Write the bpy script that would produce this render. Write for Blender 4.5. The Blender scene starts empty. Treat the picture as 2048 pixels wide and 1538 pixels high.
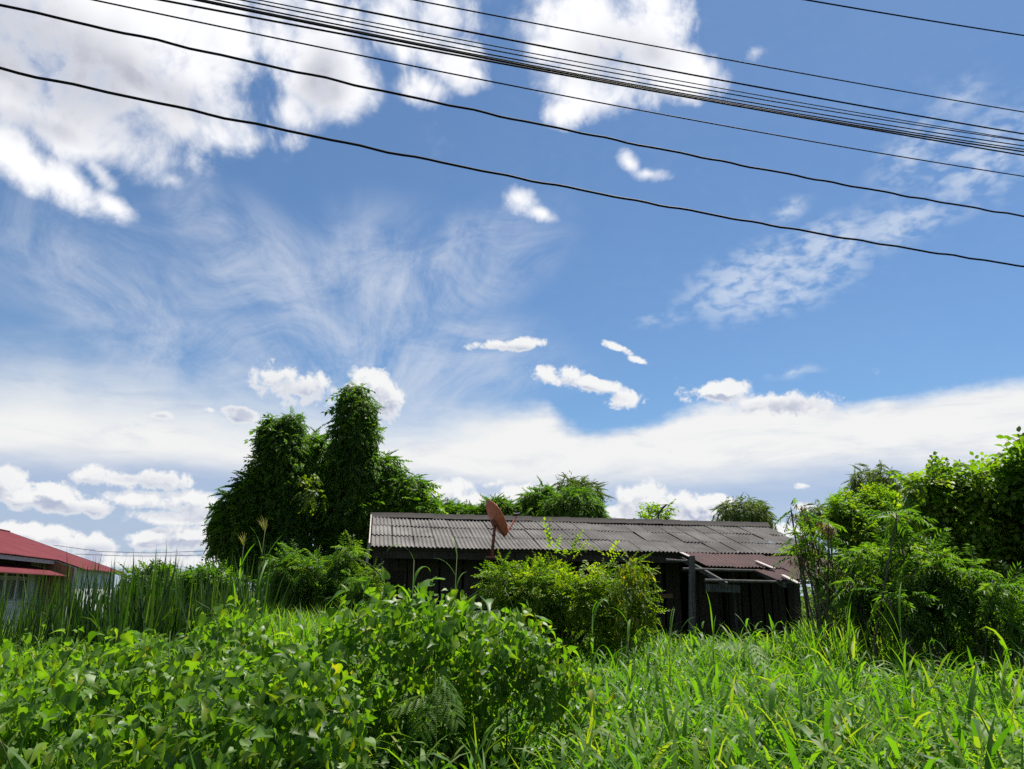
import bpy, math, random
import numpy as np
from mathutils import Vector, Matrix

# ------------------------------------------------------------------ camera
SC = bpy.context.scene
COL = SC.collection
F_PX, W_PX, H_PX = 1547.0, 2048.0, 1538.0       # photograph in pixels
PITCH, ROLL = math.radians(15.05), 0.0092
EYE = Vector((0.0, 0.0, 2.0))                   # standing on the road bank, field floor at z = 0
R0, U0, FW = Vector((1, 0, 0)), Vector((0, -math.sin(PITCH), math.cos(PITCH))), Vector((0, math.cos(PITCH), math.sin(PITCH)))
RC = R0 * math.cos(ROLL) + U0 * math.sin(ROLL)
UC = U0 * math.cos(ROLL) - R0 * math.sin(ROLL)
cam_d = bpy.data.cameras.new('camera')
cam = bpy.data.objects.new('camera', cam_d)
COL.objects.link(cam)
cam_d.sensor_width = 36.0
cam_d.lens = 36.0 * F_PX / W_PX
cam_d.clip_start, cam_d.clip_end = 0.05, 6000.0
cam.matrix_world = Matrix.Translation(EYE) @ Matrix((RC, UC, -FW)).transposed().to_4x4()
SC.camera = cam

def ray(x, y):
    return RC * ((x - 1024) / F_PX) + UC * ((769 - y) / F_PX) + FW
def azel(x, y):
    d = ray(x, y).normalized()
    return math.atan2(d.x, d.y), math.asin(d.z)
def at_z(x, y, z):
    d = ray(x, y); return EYE + d * ((z - EYE.z) / d.z)
def at_y(x, y, dist):
    d = ray(x, y); return EYE + d * (dist / d.y)
def px_m(dist):                                  # metres per photograph pixel at depth
    return dist / (F_PX * math.cos(PITCH))

# ------------------------------------------------------------------ exposure
EXPO = 0.95
SC.view_settings.view_transform = 'Standard'
SC.view_settings.look = 'None'
SC.view_settings.gamma = 1.0
SC.view_settings.use_curve_mapping = False
SC.view_settings.exposure = EXPO
SC.render.engine = 'CYCLES'
SC.cycles.max_bounces = 6
SC.cycles.diffuse_bounces = 3
SC.cycles.glossy_bounces = 2
SC.cycles.transmission_bounces = 4
SC.cycles.transparent_max_bounces = 4
SC.cycles.use_denoising = False

# ------------------------------------------------------------------ sun
SUN_AZ, SUN_EL = math.radians(40), math.radians(65)
sun_d = bpy.data.lights.new('sun', 'SUN')
sun_d.energy, sun_d.angle, sun_d.color = 5.0, math.radians(0.53), (1.0, 0.95, 0.87)
sun = bpy.data.objects.new('sun', sun_d)
COL.objects.link(sun)
SUN_DIR = Vector((math.sin(SUN_AZ) * math.cos(SUN_EL), math.cos(SUN_AZ) * math.cos(SUN_EL), math.sin(SUN_EL)))
sun.rotation_euler = SUN_DIR.to_track_quat('Z', 'Y').to_euler()
sun.location = (0, 0, 60)

# ------------------------------------------------------------------ sky with clouds (fixed in azimuth / elevation)
SKY_STRENGTH = 0.057
world = bpy.data.worlds.new('World')
SC.world = world
world.use_nodes = True

class NT:
    def __init__(s, tree): s.t = tree
    def n(s, kind, **kw):
        nd = s.t.nodes.new(kind)
        for k, v in kw.items(): setattr(nd, k, v)
        return nd
    def put(s, sock, v):
        if hasattr(v, 'is_output') or isinstance(v, bpy.types.NodeSocket): s.t.links.new(v, sock)
        else: sock.default_value = v
    def m(s, op, a, b=0.0, c=0.0, clamp=False):
        nd = s.n('ShaderNodeMath', operation=op, use_clamp=clamp)
        for i, v in enumerate((a, b, c)): s.put(nd.inputs[i], v)
        return nd.outputs[0]
    def v(s, op, a, b=None, scale=None):
        nd = s.n('ShaderNodeVectorMath', operation=op)
        s.put(nd.inputs[0], a)
        if b is not None: s.put(nd.inputs[1], b)
        if scale is not None: s.put(nd.inputs['Scale'], scale)
        return nd.outputs['Value'] if op in ('DOT_PRODUCT', 'LENGTH') else nd.outputs[0]
    def xyz(s, x, y, z=0.0):
        nd = s.n('ShaderNodeCombineXYZ')
        for i, v in enumerate((x, y, z)): s.put(nd.inputs[i], v)
        return nd.outputs[0]
    def sep(s, v):
        nd = s.n('ShaderNodeSeparateXYZ'); s.put(nd.inputs[0], v); return nd.outputs
    def ss(s, x, a, b, c=0.0, d=1.0):            # smoothstep a..b -> c..d
        nd = s.n('ShaderNodeMapRange', interpolation_type='SMOOTHSTEP')
        for i, v in enumerate((x, a, b, c, d)): s.put(nd.inputs[i], v)
        return nd.outputs[0]
    def noise(s, vec, scale, detail=6, rough=0.55, lac=2.0, dist=0.0):
        nd = s.n('ShaderNodeTexNoise')
        s.put(nd.inputs['Vector'], vec)
        for k, v in (('Scale', scale), ('Detail', detail), ('Roughness', rough), ('Lacunarity', lac), ('Distortion', dist)):
            s.put(nd.inputs[k], v)
        return nd.outputs[0]
    def mix(s, f, a, b):
        nd = s.n('ShaderNodeMix', data_type='RGBA')
        s.put(nd.inputs[0], f)
        for sock, v in ((nd.inputs[6], a), (nd.inputs[7], b)):
            s.put(sock, v if not isinstance(v, tuple) else (v[0], v[1], v[2], 1.0))
        return nd.outputs[2]
    def ramp(s, f, stops):
        nd = s.n('ShaderNodeValToRGB')
        cr = nd.color_ramp
        while len(cr.elements) < len(stops): cr.elements.new(0.5)
        for e, (p, c) in zip(cr.elements, stops):
            e.position = p; e.color = (c[0], c[1], c[2], 1.0)
        s.put(nd.inputs[0], f)
        return nd.outputs[0]

def lin(r, g, b):
    return tuple((c / 12.92 if c <= 0.04045 else ((c + 0.055) / 1.055) ** 2.4) for c in (r / 255, g / 255, b / 255))
K_SKY = 2 ** -EXPO / SKY_STRENGTH                # display colour -> value before the Background strength
def disp(r, g, b, k=1.0):
    return tuple(c * K_SKY * k for c in lin(r, g, b))

def blob_chain(nt, vec, blobs):
    acc = None
    for (x, y, rx, ry, *rest) in blobs:
        rot = rest[0] if rest else 0.0
        wgt = rest[1] if len(rest) > 1 else 1.0
        a0, e0 = azel(x, y)
        a1, _ = azel(x + rx, y); _, e1 = azel(x, y - ry)
        mp = nt.n('ShaderNodeMapping', vector_type='TEXTURE')
        nt.put(mp.inputs['Vector'], vec)
        mp.inputs['Location'].default_value = (a0, e0, 0)
        mp.inputs['Rotation'].default_value = (0, 0, -math.radians(rot))
        mp.inputs['Scale'].default_value = (abs(a1 - a0) * 1.3, abs(e1 - e0) * 1.3, 1)
        g = nt.n('ShaderNodeTexGradient', gradient_type='SPHERICAL')
        nt.put(g.inputs[0], mp.outputs[0])
        o = g.outputs[1]
        if wgt != 1.0: o = nt.m('MULTIPLY', o, wgt)
        acc = o if acc is None else nt.m('SMOOTH_MAX', acc, o, 0.12)
    return acc


def cloud_group(name, blobs, scale, amp, detail, rough, puffk):
    gt = bpy.data.node_groups.new(name, 'ShaderNodeTree')
    gt.interface.new_socket('AzEl', in_out='INPUT', socket_type='NodeSocketVector')
    gt.interface.new_socket('Value', in_out='OUTPUT', socket_type='NodeSocketFloat')
    nt = NT(gt)
    gi, go = nt.n('NodeGroupInput'), nt.n('NodeGroupOutput')
    vec = gi.outputs[0]
    base = blob_chain(nt, vec, blobs)
    fb = nt.noise(vec, scale, detail, rough, dist=0.35)
    # rounded puffs for the cauliflower relief
    vo = nt.n('ShaderNodeTexVoronoi', voronoi_dimensions='2D', feature='F1')
    wv = nt.v('ADD', vec, nt.v('SCALE', nt.xyz(fb, nt.m('SUBTRACT', 1.0, fb), 0), scale=0.55 / scale))
    nt.put(vo.inputs['Vector'], wv)
    for k, v in (('Scale', scale * 1.7), ('Detail', 2.0), ('Roughness', 0.55), ('Lacunarity', 2.3)): vo.inputs[k].default_value = v
    puff = nt.m('SUBTRACT', 0.42, vo.outputs['Distance'])
    val = nt.m('MULTIPLY_ADD', nt.m('SUBTRACT', fb, 0.5), amp, nt.m('MINIMUM', base, 0.6))
    val = nt.m('MULTIPLY_ADD', puff, amp * puffk, val)
    nt.put(go.inputs[0], nt.m('MULTIPLY', val, nt.ss(base, 0.0, 0.16)))
    return gt

BIG_L = [  # high broken cumulus
    (90, 90, 350, 210, 15), (300, 70, 240, 170, 10), (430, 60, 80, 160), (360, 190, 190, 100, 10), (455, 262, 95, 50, 5), (150, 250, 200, 80, 5),
    (50, 330, 90, 50, 25, .8), (140, 372, 110, 46, 25, .74), (225, 412, 70, 30, 20, .66), (200, 345, 60, 30, 40, .6), (215, 300, 50, 26, 40, .6), (25, 290, 60, 60, 0, .9),
    (610, 40, 110, 140), (650, 150, 105, 110, 10), (590, 225, 50, 55, 0, .8), (590, 270, 30, 44, 60, .46),
    (840, 30, 105, 110), (890, 110, 85, 62, 20), (850, 175, 60, 46, 0, .66), (950, 145, 46, 30, 20, .6), (345, 360, 40, 26, 0, .44)]
BIG_R = [(1200, 50, 165, 140), (1290, 60, 95, 120), (1350, 140, 100, 65, 15), (1200, 165, 125, 80), (1135, 222, 54, 40, 0, .72), (1270, 195, 62, 42, 0, .8), (1085, 100, 50, 40, 0, .8),
    (1258, 325, 34, 24, 40, .62), (1300, 348, 50, 18, 5, .56), (1035, 396, 50, 32, 15, .66), (1085, 428, 46, 20, 15, .64), (1508, 105, 36, 24, 0, .5)]
GREY_L = [(110, 130, 330, 150, 12), (300, 170, 200, 60, 10, .9), (220, 330, 60, 80, 30, .5), (640, 160, 60, 90, 0, .7), (80, 250, 180, 50, 0, .7)]
GREY_R = [(1215, 120, 110, 75, 0, .75), (1300, 110, 70, 50, 10, .6)]
LOW_L = [  # small cumulus above and along the horizon
    (320, 832, 40, 12, 0, .52), (425, 820, 30, 9, 10, .5), (472, 828, 46, 18, 8), (595, 775, 95, 50, 15, .66), (740, 770, 56, 46, 10, .9), (775, 815, 40, 45, 0, .8),
    (50, 985, 150, 34, 3), (140, 1014, 90, 24, 0, .9), (15, 962, 56, 34), (180, 952, 40, 24, 0, .8), (285, 960, 120, 24, 0, .75),
    (290, 1000, 80, 22, 0, .85), (385, 1008, 66, 30, 0), (350, 1036, 110, 20, 0, .85),
    (115, 1075, 90, 28, 8), (185, 1092, 70, 30, 10, .95), (300, 1080, 60, 28, -3, .95), (400, 1078, 110, 30, 0, .95), (60, 1058, 80, 18, 0, .75), (300, 1122, 380, 22, 0, .9)]
LOW_R = [(1020, 689, 84, 15, -4, .85), (1115, 748, 60, 26, 8, .85), (1190, 770, 72, 20, 14, .85), (1252, 796, 44, 26, 0, .85), (1235, 694, 42, 10, 22, .7), (1280, 722, 26, 10, 20, .7),
    (1440, 785, 90, 26, 0, .8), (1560, 805, 130, 30, 5, .8),
    (885, 990, 70, 36), (930, 1012, 60, 30), (1040, 995, 60, 32), (1110, 1000, 75, 30), (985, 967, 30, 12, 0, .48),
    (1290, 1000, 66, 42), (1330, 1012, 90, 34), (1395, 1018, 74, 26), (1250, 1025, 50, 24), (1440, 1000, 34, 20, 0, .75), (1430, 1042, 70, 20, 0, .7),
    (1605, 972, 24, 10, 0, .45), (1620, 1015, 34, 16, 0, .85), (1560, 1060, 70, 20, 0, .75)]
CIRRUS = [(300, 560, 500, 200, 10, .55), (430, 480, 220, 90, 42, .9), (580, 600, 240, 120, 40), (760, 590, 200, 190, 0, .95), (930, 540, 230, 110, -25, .95), (250, 620, 380, 100, 20, .85), (640, 720, 480, 110, 0, 1.1), (880, 720, 260, 110, 0), (160, 520, 160, 60, 35, .5)]
MACK = [(1550, 555, 225, 82, -10), (1640, 500, 160, 62, -15, .95), (1800, 450, 140, 52, -8, .8), (1580, 420, 50, 28, -20, .65), (1320, 640, 70, 22, 0, .5),
        (1830, 300, 140, 70, -35, .66), (1960, 320, 190, 110, -20, .75), (1920, 200, 80, 50, -20, .55), (1590, 745, 66, 16, -4, .6)]
SKY_TINT = (0.62, 0.84, 1.0)

def build_sky():
    nt = NT(world.node_tree)
    world.node_tree.nodes.clear()
    out = nt.n('ShaderNodeOutputWorld')
    def bgd(col):
        b = nt.n('ShaderNodeBackground'); b.inputs[1].default_value = SKY_STRENGTH
        nt.put(b.inputs[0], col); return b.outputs[0]
    def mixs(f, a, b):
        m = nt.n('ShaderNodeMixShader'); nt.put(m.inputs[0], f); nt.put(m.inputs[1], a); nt.put(m.inputs[2], b); return m.outputs[0]
    tc = nt.n('ShaderNodeTexCoord')
    d = nt.v('NORMALIZE', tc.outputs['Generated'])
    X, Y, Z = nt.sep(d)
    az, el = nt.m('ARCTAN2', X, Y), nt.m('ARCSINE', Z)
    ae = nt.xyz(az, el, 0.0)
    sky = nt.n('ShaderNodeTexSky', sky_type='NISHITA', sun_disc=False)
    sky.sun_elevation, sky.sun_rotation = SUN_EL, SUN_AZ
    sky.air_density, sky.dust_density, sky.ozone_density, sky.altitude = 1.0, 0.3, 2.0, 0
    blue = nt.mix(0.04, nt.v('MULTIPLY', sky.outputs[0], SKY_TINT), disp(196, 210, 232))   # thin high veil everywhere

    # long bank of layered cloud above the horizon, all the way round
    fc = nt.n('ShaderNodeFloatCurve')
    pts = [(-600, 660), (0, 655), (250, 690), (480, 735), (700, 750), (900, 765), (1040, 795), (1110, 812), (1170, 855), (1260, 850), (1370, 808), (1450, 795), (1640, 800), (1720, 808), (1850, 785), (2048, 757), (2500, 745), (3000, 800)]
    cur = fc.mapping.curves[0]
    cp = [(0.0, 0.36)] + [((azel(x, y)[0] + math.pi) / (2 * math.pi), azel(x, y)[1] / 0.6) for x, y in pts] + [(1.0, 0.36)]
    while len(cur.points) < len(cp): cur.points.new(0.5, 0.5)
    for p, (a, b) in zip(cur.points, cp): p.location = (a, b); p.handle_type = 'AUTO'
    fc.mapping.update()
    nt.put(fc.inputs[1], nt.m('DIVIDE', nt.m('ADD', az, math.pi), 2 * math.pi))
    top = nt.m('MULTIPLY', fc.outputs[0], 0.6)
    e_lo, e_hi = azel(1024, 1010)[1], azel(1024, 925)[1]
    def bank(col, rich):
        lay = nt.noise(nt.v('MULTIPLY', ae, (0.35, 1.4, 1)), 8.0, 5 if rich else 2, 0.6)
        below = nt.m('SUBTRACT', top, el)
        below = nt.m('MULTIPLY_ADD', nt.m('SUBTRACT', lay, 0.5), 0.06, below)
        if rich:
            fine = nt.noise(nt.v('MULTIPLY', ae, (1.0, 1.6, 1)), 15.0, 6, 0.62)
            below = nt.m('MULTIPLY_ADD', nt.m('SUBTRACT', fine, 0.5), 0.035, below)
        softw = nt.ss(az, azel(800, 800)[0], azel(1150, 800)[0], 0.11, 0.02)   # feathered edge fading into the veil
        ba = nt.ss(below, -0.006, softw)
        lo = nt.m('MULTIPLY_ADD', nt.m('SUBTRACT', lay, 0.5), 0.10, el)
        t = nt.ss(lo, e_lo, e_hi)
        ba = nt.m('MULTIPLY', ba, nt.m('MULTIPLY_ADD', t, 0.25, 0.72))
        bcol = nt.mix(t, disp(182, 193, 219), disp(245, 245, 243))
        if rich: bcol = nt.mix(nt.ss(nt.noise(nt.v('MULTIPLY', ae, (0.5, 2.2, 1)), 13.0, 7, 0.62, dist=0.5), 0.48, 0.72, 0.0, 0.62), bcol, disp(204, 211, 227))
        return nt.mix(ba, col, bcol)
    # thin high veil: streaks fanning up out of the horizon bank
    fa, fe = azel(740, 900)
    dx, dy = nt.m('SUBTRACT', az, fa), nt.m('SUBTRACT', el, fe)
    th = nt.m('ARCTAN2', dx, dy)
    rr = nt.m('SQRT', nt.m('ADD', nt.m('MULTIPLY', dx, dx), nt.m('MULTIPLY', dy, dy)))
    wob = nt.noise(ae, 4.0, 3, 0.5)
    st = nt.noise(nt.xyz(nt.m('MULTIPLY_ADD', wob, 1.2, nt.m('MULTIPLY', th, 3.0)), nt.m('MULTIPLY', rr, 2.6), 0.7), 2.2, 7, 0.62)
    soft = nt.noise(nt.v('ADD', nt.v('MULTIPLY', ae, (1.0, 1.35, 1.0)), nt.xyz(nt.m('MULTIPLY', wob, 0.12), nt.m('MULTIPLY', wob, -0.1), 0.0)), 6.5, 8, 0.66, dist=0.9)
    cm = blob_chain(nt, ae, CIRRUS)
    ca = nt.m('MULTIPLY', nt.ss(nt.m('ADD', nt.m('MULTIPLY', st, 0.27), nt.m('MULTIPLY', soft, 0.73)), 0.33, 0.70), nt.ss(cm, 0.0, 0.65))
    veil = nt.mix(nt.m('MULTIPLY', ca, 0.74), blue, disp(212, 220, 234))
    def mackerel(col):
        mm = blob_chain(nt, ae, MACK)
        mn = nt.noise(nt.v('MULTIPLY', ae, (0.62, 1.15, 1.0)), 70.0, 3, 0.5, dist=0.25)
        mb = nt.noise(ae, 12.0, 5, 0.65)
        mv = nt.m('MULTIPLY_ADD', mn, 1.6, nt.m('MULTIPLY_ADD', mb, 0.9, nt.m('MULTIPLY', mm, 0.35)))
        ma = nt.m('MULTIPLY', nt.ss(mv, 1.12, 1.72), nt.ss(mm, 0.0, 0.7))
        return nt.mix(nt.m('MULTIPLY', ma, 0.62), col, disp(220, 229, 242))
    def cumulus(col, gname, blobs, greys, scale, amp, detail, rough, a0, a1, sh):
        g1 = cloud_group(gname, blobs, scale, amp, detail, rough, sh['puff'])
        g2 = cloud_group(gname + '_shade', blobs, scale, amp, 4, 0.45, sh['puff'])
        n1 = nt.n('ShaderNodeGroup'); n1.node_tree = g1; nt.put(n1.inputs[0], ae)
        n2 = nt.n('ShaderNodeGroup'); n2.node_tree = g2
        nt.put(n2.inputs[0], nt.v('ADD', ae, sh['off']))
        v1, v2 = n1.outputs[0], n2.outputs[0]
        dark = nt.m('MULTIPLY', nt.ss(nt.m('SUBTRACT', v2, v1), sh['d0'], sh['d1']), sh['kl'])
        if greys:
            gr = nt.m('MULTIPLY_ADD', nt.m('SUBTRACT', nt.noise(ae, 6.0, 3, 0.5), 0.5), 0.9, blob_chain(nt, ae, greys))
            dark = nt.m('MULTIPLY_ADD', nt.ss(gr, 0.0, 0.85), sh['kc'], dark, clamp=True)
        else:
            dark = nt.m('MINIMUM', dark, 1.0)
        dark = nt.m('MULTIPLY', dark, nt.ss(v1, a0, a1 + 0.25))
        return nt.mix(nt.m('MULTIPLY', nt.ss(v1, a0, a1), 0.97), col, nt.mix(dark, sh['white'], sh['grey']))
    SH_HI = dict(puff=0.10, off=(0.012, 0.03, 0), d0=-0.15, d1=0.5, kl=0.20, kc=0.95, white=disp(253, 253, 255, 1.06), grey=disp(176, 180, 194))
    SH_LO = dict(puff=0.15, off=(0.004, 0.012, 0), d0=-0.20, d1=0.18, kl=1.0, kc=0.8, white=disp(248, 248, 247), grey=disp(180, 188, 210))
    ul = cumulus(veil, 'cumulus_a', BIG_L, GREY_L, 10.0, 1.5, 11, 0.62, 0.05, 0.58, SH_HI)
    ur = cumulus(mackerel(veil), 'cumulus_b', BIG_R, GREY_R, 10.0, 1.5, 11, 0.62, 0.05, 0.58, SH_HI)
    bank_l = bank(veil, True)
    ll = cumulus(bank_l, 'cumulus_c', LOW_L, [(320, 834, 44, 14), (470, 830, 64, 26), (600, 800, 110, 46, 10, .8), (765, 820, 60, 46, 0, .7), (110, 1022, 150, 18), (330, 1024, 120, 18, 0, .8), (285, 962, 120, 22, 0, .7), (180, 1098, 120, 14, 0, .6), (390, 1098, 120, 14, 0, .6)], 26.0, 1.45, 10, 0.64, 0.12, 0.40, SH_LO)
    lr = cumulus(bank(mackerel(veil), True), 'cumulus_d', LOW_R, [(1560, 818, 110, 18), (1190, 785, 90, 12, 14, .8), (1330, 1028, 110, 16, 0, .8), (905, 1015, 70, 14, 0, .7), (1020, 697, 80, 8, 0, .7)], 26.0, 1.45, 10, 0.64, 0.12, 0.40, SH_LO)
    # the same sky further round: broken cumulus above the same bank
    gn = nt.noise(nt.v('MULTIPLY', d, (1, 1, 1.8)), 2.6, 5, 0.6)
    ga = nt.ss(gn, 0.52, 0.62)
    far_c = nt.mix(ga, bank(blue, False), nt.mix(nt.ss(gn, 0.58, 0.75), disp(246, 247, 249), disp(190, 194, 206)))
    step = lambda x, t: nt.m('GREATER_THAN', x, t)
    e_split = azel(1024, 590)[1]
    upper = mixs(step(az, azel(1003, 200)[0]), bgd(ul), bgd(ur))
    lower = mixs(step(az, azel(818, 900)[0]), bgd(ll), bgd(lr))
    near = mixs(step(el, e_split), lower, upper)
    outside = nt.m('MAXIMUM', nt.ss(nt.m('ABSOLUTE', az), math.radians(47), math.radians(52)), nt.ss(el, math.radians(43.5), math.radians(47)), clamp=True)
    nt.put(out.inputs[0], mixs(outside, near, bgd(far_c)))
build_sky()
world.cycles.sampling_method = 'NONE'

# ------------------------------------------------------------------ object helpers
rng = np.random.default_rng(7)
random.seed(7)

def tag(o, label=None, category=None, group=None, kind=None):
    for k, v in (('label', label), ('category', category), ('group', group), ('kind', kind)):
        if v: o[k] = v
    return o
def empty(name, loc, rz=0.0):
    o = bpy.data.objects.new(name, None)
    o.location = loc; o.rotation_euler = (0, 0, rz); o.empty_display_size = 0.2
    COL.objects.link(o); return o
def link(name, me, parent=None, mat=None):
    o = bpy.data.objects.new(name, me)
    COL.objects.link(o)
    if parent is not None: o.parent = parent
    if mat is not None and not me.materials: me.materials.append(mat)
    return o
def tri_mesh(name, V, T, mat=None, var=None, smooth=False):
    me = bpy.data.meshes.new(name)
    V = np.asarray(V, np.float32); T = np.asarray(T, np.int32)
    me.vertices.add(len(V)); me.vertices.foreach_set('co', V.ravel())
    me.loops.add(T.size); me.loops.foreach_set('vertex_index', T.ravel())
    me.polygons.add(len(T))
    me.polygons.foreach_set('loop_start', np.arange(0, T.size, 3, dtype=np.int32))
    if smooth: me.polygons.foreach_set('use_smooth', np.ones(len(T), bool))
    if var is not None:
        a = me.attributes.new('var', 'FLOAT', 'POINT'); a.data.foreach_set('value', np.asarray(var, np.float32).ravel())
    me.update(calc_edges=True)
    if mat: me.materials.append(mat)
    return me
def poly_mesh(name, V, Fc, mat=None, smooth=False):
    me = bpy.data.meshes.new(name)
    me.from_pydata([tuple(v) for v in V], [], [tuple(f) for f in Fc]); me.update()
    if smooth:
        for p in me.polygons: p.use_smooth = True
    if mat: me.materials.append(mat)
    return me
class PB:                                         # small polygon builder
    def __init__(s): s.V, s.F = [], []
    def add(s, V, F):
        k = len(s.V); s.V += [tuple(v) for v in V]; s.F += [tuple(i + k for i in f) for f in F]; return s
    def beam(s, p0, p1, w, h, up=(0, 0, 1)):
        p0, p1, up = Vector(p0), Vector(p1), Vector(up)
        d = (p1 - p0).normalized(); sx = d.cross(up)
        if sx.length < 1e-4: sx = d.cross(Vector((0, 1, 0)))
        sx.normalize(); sz = sx.cross(d)
        V = [p + sx * (a * w / 2) + sz * (b * h / 2) for p in (p0, p1) for a, b in ((-1, -1), (1, -1), (1, 1), (-1, 1))]
        return s.add(V, [(0, 1, 2, 3), (7, 6, 5, 4), (0, 4, 5, 1), (1, 5, 6, 2), (2, 6, 7, 3), (3, 7, 4, 0)])
    def box(s, x0, x1, y0, y1, z0, z1):
        V = [(x, y, z) for z in (z0, z1) for x, y in ((x0, y0), (x1, y0), (x1, y1), (x0, y1))]
        return s.add(V, [(3, 2, 1, 0), (4, 5, 6, 7), (0, 1, 5, 4), (1, 2, 6, 5), (2, 3, 7, 6), (3, 0, 4, 7)])
    def tube(s, pts, radii, n=7):
        pts = [Vector(p) for p in pts]
        if not hasattr(radii, '__len__'): radii = [radii] * len(pts)
        V, Fc = [], []
        a = None
        for i, p in enumerate(pts):
            d = (pts[min(i + 1, len(pts) - 1)] - pts[max(i - 1, 0)]).normalized()
            if a is None: a = d.orthogonal().normalized()
            a = (a - d * a.dot(d)).normalized(); b = d.cross(a)
            V += [p + (a * math.cos(t) + b * math.sin(t)) * radii[i] for t in (2 * math.pi * j / n for j in range(n))]
        for i in range(len(pts) - 1):
            Fc += [(i * n + j, i * n + (j + 1) % n, (i + 1) * n + (j + 1) % n, (i + 1) * n + j) for j in range(n)]
        Fc += [tuple(range(n - 1, -1, -1)), tuple(range((len(pts) - 1) * n, len(pts) * n))]
        return s.add(V, Fc)
    def obj(s, name, mat, parent=None, smooth=False):
        return link(name, poly_mesh(name, s.V, s.F, mat, smooth), parent)

# ------------------------------------------------------------------ materials
def new_mat(name):
    m = bpy.data.materials.new(name); m.use_nodes = True
    nt = NT(m.node_tree); bsdf = m.node_tree.nodes['Principled BSDF']
    return m, nt, bsdf
def bump(nt, bsdf, h, strength=0.4, dist=0.01):
    b = nt.n('ShaderNodeBump'); b.inputs['Strength'].default_value = strength; b.inputs['Distance'].default_value = dist
    nt.put(b.inputs['Height'], h); nt.put(bsdf.inputs['Normal'], b.outputs[0])
def leaf_mat(name, stops, trans=0.40, rough=0.45, spec=0.35, boost=(1.75, 1.9, 0.3), blotch=True, warm=0.97):
    m, nt, b = new_mat(name)
    stops = [(p, tuple(y for y in (c[0] * warm, c[1] * 0.92, c[2] * 0.55))) for p, c in stops]
    at = nt.n('ShaderNodeAttribute', attribute_name='var')
    oi = nt.n('ShaderNodeObjectInfo')
    tc = nt.n('ShaderNodeTexCoord')
    geo = nt.n('ShaderNodeNewGeometry')
    f = nt.m('ADD', at.outputs['Fac'], nt.m('MULTIPLY', nt.m('SUBTRACT', nt.noise(geo.outputs['Position'], 1.3, 2, 0.5), 0.5), 0.35), clamp=True)
    c = nt.ramp(f, stops)
    if blotch:
        nz = nt.noise(geo.outputs['Position'], 55.0, 3, 0.6)
        c = nt.mix(nt.ss(nz, 0.5, 0.8, 0.0, 0.14), c, stops[-1][1])
    nt.put(b.inputs['Base Color'], c)
    b.inputs['Roughness'].default_value = rough
    b.inputs['Specular IOR Level'].default_value = spec
    tr = nt.n('ShaderNodeBsdfTranslucent')
    nt.put(tr.inputs[0], nt.v('MULTIPLY', c, boost))
    mx = nt.n('ShaderNodeMixShader'); mx.inputs[0].default_value = min(trans + 0.08, 0.55)
    nt.put(mx.inputs[1], b.outputs[0]); nt.put(mx.inputs[2], tr.outputs[0])
    out = [n for n in m.node_tree.nodes if n.type == 'OUTPUT_MATERIAL'][0]
    nt.put(out.inputs[0], mx.outputs[0])
    return m
def wood_mat(name, c0, c1, scale=(14, 14, 1.2), rough=0.85):
    m, nt, b = new_mat(name)
    tc = nt.n('ShaderNodeTexCoord'); oi = nt.n('ShaderNodeObjectInfo')
    v = nt.v('ADD', nt.v('MULTIPLY', tc.outputs['Object'], scale), nt.v('SCALE', oi.outputs['Location'], scale=3.7))
    n1 = nt.noise(v, 2.0, 6, 0.65)
    n2 = nt.noise(tc.outputs['Object'], 2.4, 4, 0.6)
    c = nt.mix(nt.ss(n1, 0.3, 0.72), c0, c1)
    c = nt.mix(nt.ss(n2, 0.5, 0.8, 0.0, 0.5), c, tuple(x * 0.55 for x in c0))
    nt.put(b.inputs['Base Color'], c); b.inputs['Roughness'].default_value = rough
    b.inputs['Specular IOR Level'].default_value = 0.2
    bump(nt, b, n1, 0.5, 0.006)
    return m
def plain_mat(name, c, rough=0.6, var=0.25, scale=6.0, metallic=0.0):
    m, nt, b = new_mat(name)
    tc = nt.n('ShaderNodeTexCoord')
    n = nt.noise(tc.outputs['Object'], scale, 6, 0.65)
    nt.put(b.inputs['Base Color'], nt.mix(nt.ss(n, 0.35, 0.75, 0.0, var), c, tuple(x * 0.45 for x in c)))
    b.inputs['Roughness'].default_value = rough; b.inputs['Metallic'].default_value = metallic
    bump(nt, b, n, 0.15, 0.004)
    return m
def tile_mat():
    m, nt, b = new_mat('weathered_fibre_cement')
    tc = nt.n('ShaderNodeTexCoord'); oi = nt.n('ShaderNodeObjectInfo'); geo = nt.n('ShaderNodeNewGeometry')
    P = geo.outputs['Position']
    n1 = nt.noise(P, 1.1, 5, 0.6); n2 = nt.noise(P, 16.0, 6, 0.7)
    st = nt.noise(nt.v('MULTIPLY', tc.outputs['Object'], (22, 1.6, 1)), 1.0, 5, 0.65)
    c = nt.mix(nt.ss(n1, 0.3, 0.7), (0.098, 0.092, 0.086), (0.185, 0.175, 0.165))
    c = nt.mix(nt.ss(st, 0.45, 0.75, 0, 0.55), c, (0.055, 0.050, 0.044))
    c = nt.mix(nt.ss(n2, 0.56, 0.75, 0, 0.5), c, (0.25, 0.24, 0.22))
    c = nt.mix(nt.m('MULTIPLY', oi.outputs['Random'], 0.5), c, (0.085, 0.080, 0.074))
    n3 = nt.noise(P, 2.6, 7, 0.7)
    c = nt.mix(nt.ss(n3, 0.58, 0.75, 0, 0.5), c, (0.055, 0.053, 0.048))
    nt.put(b.inputs['Base Color'], c); b.inputs['Roughness'].default_value = 0.92
    b.inputs['Specular IOR Level'].default_value = 0.15
    bump(nt, b, n2, 0.5, 0.006)
    return m
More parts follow.
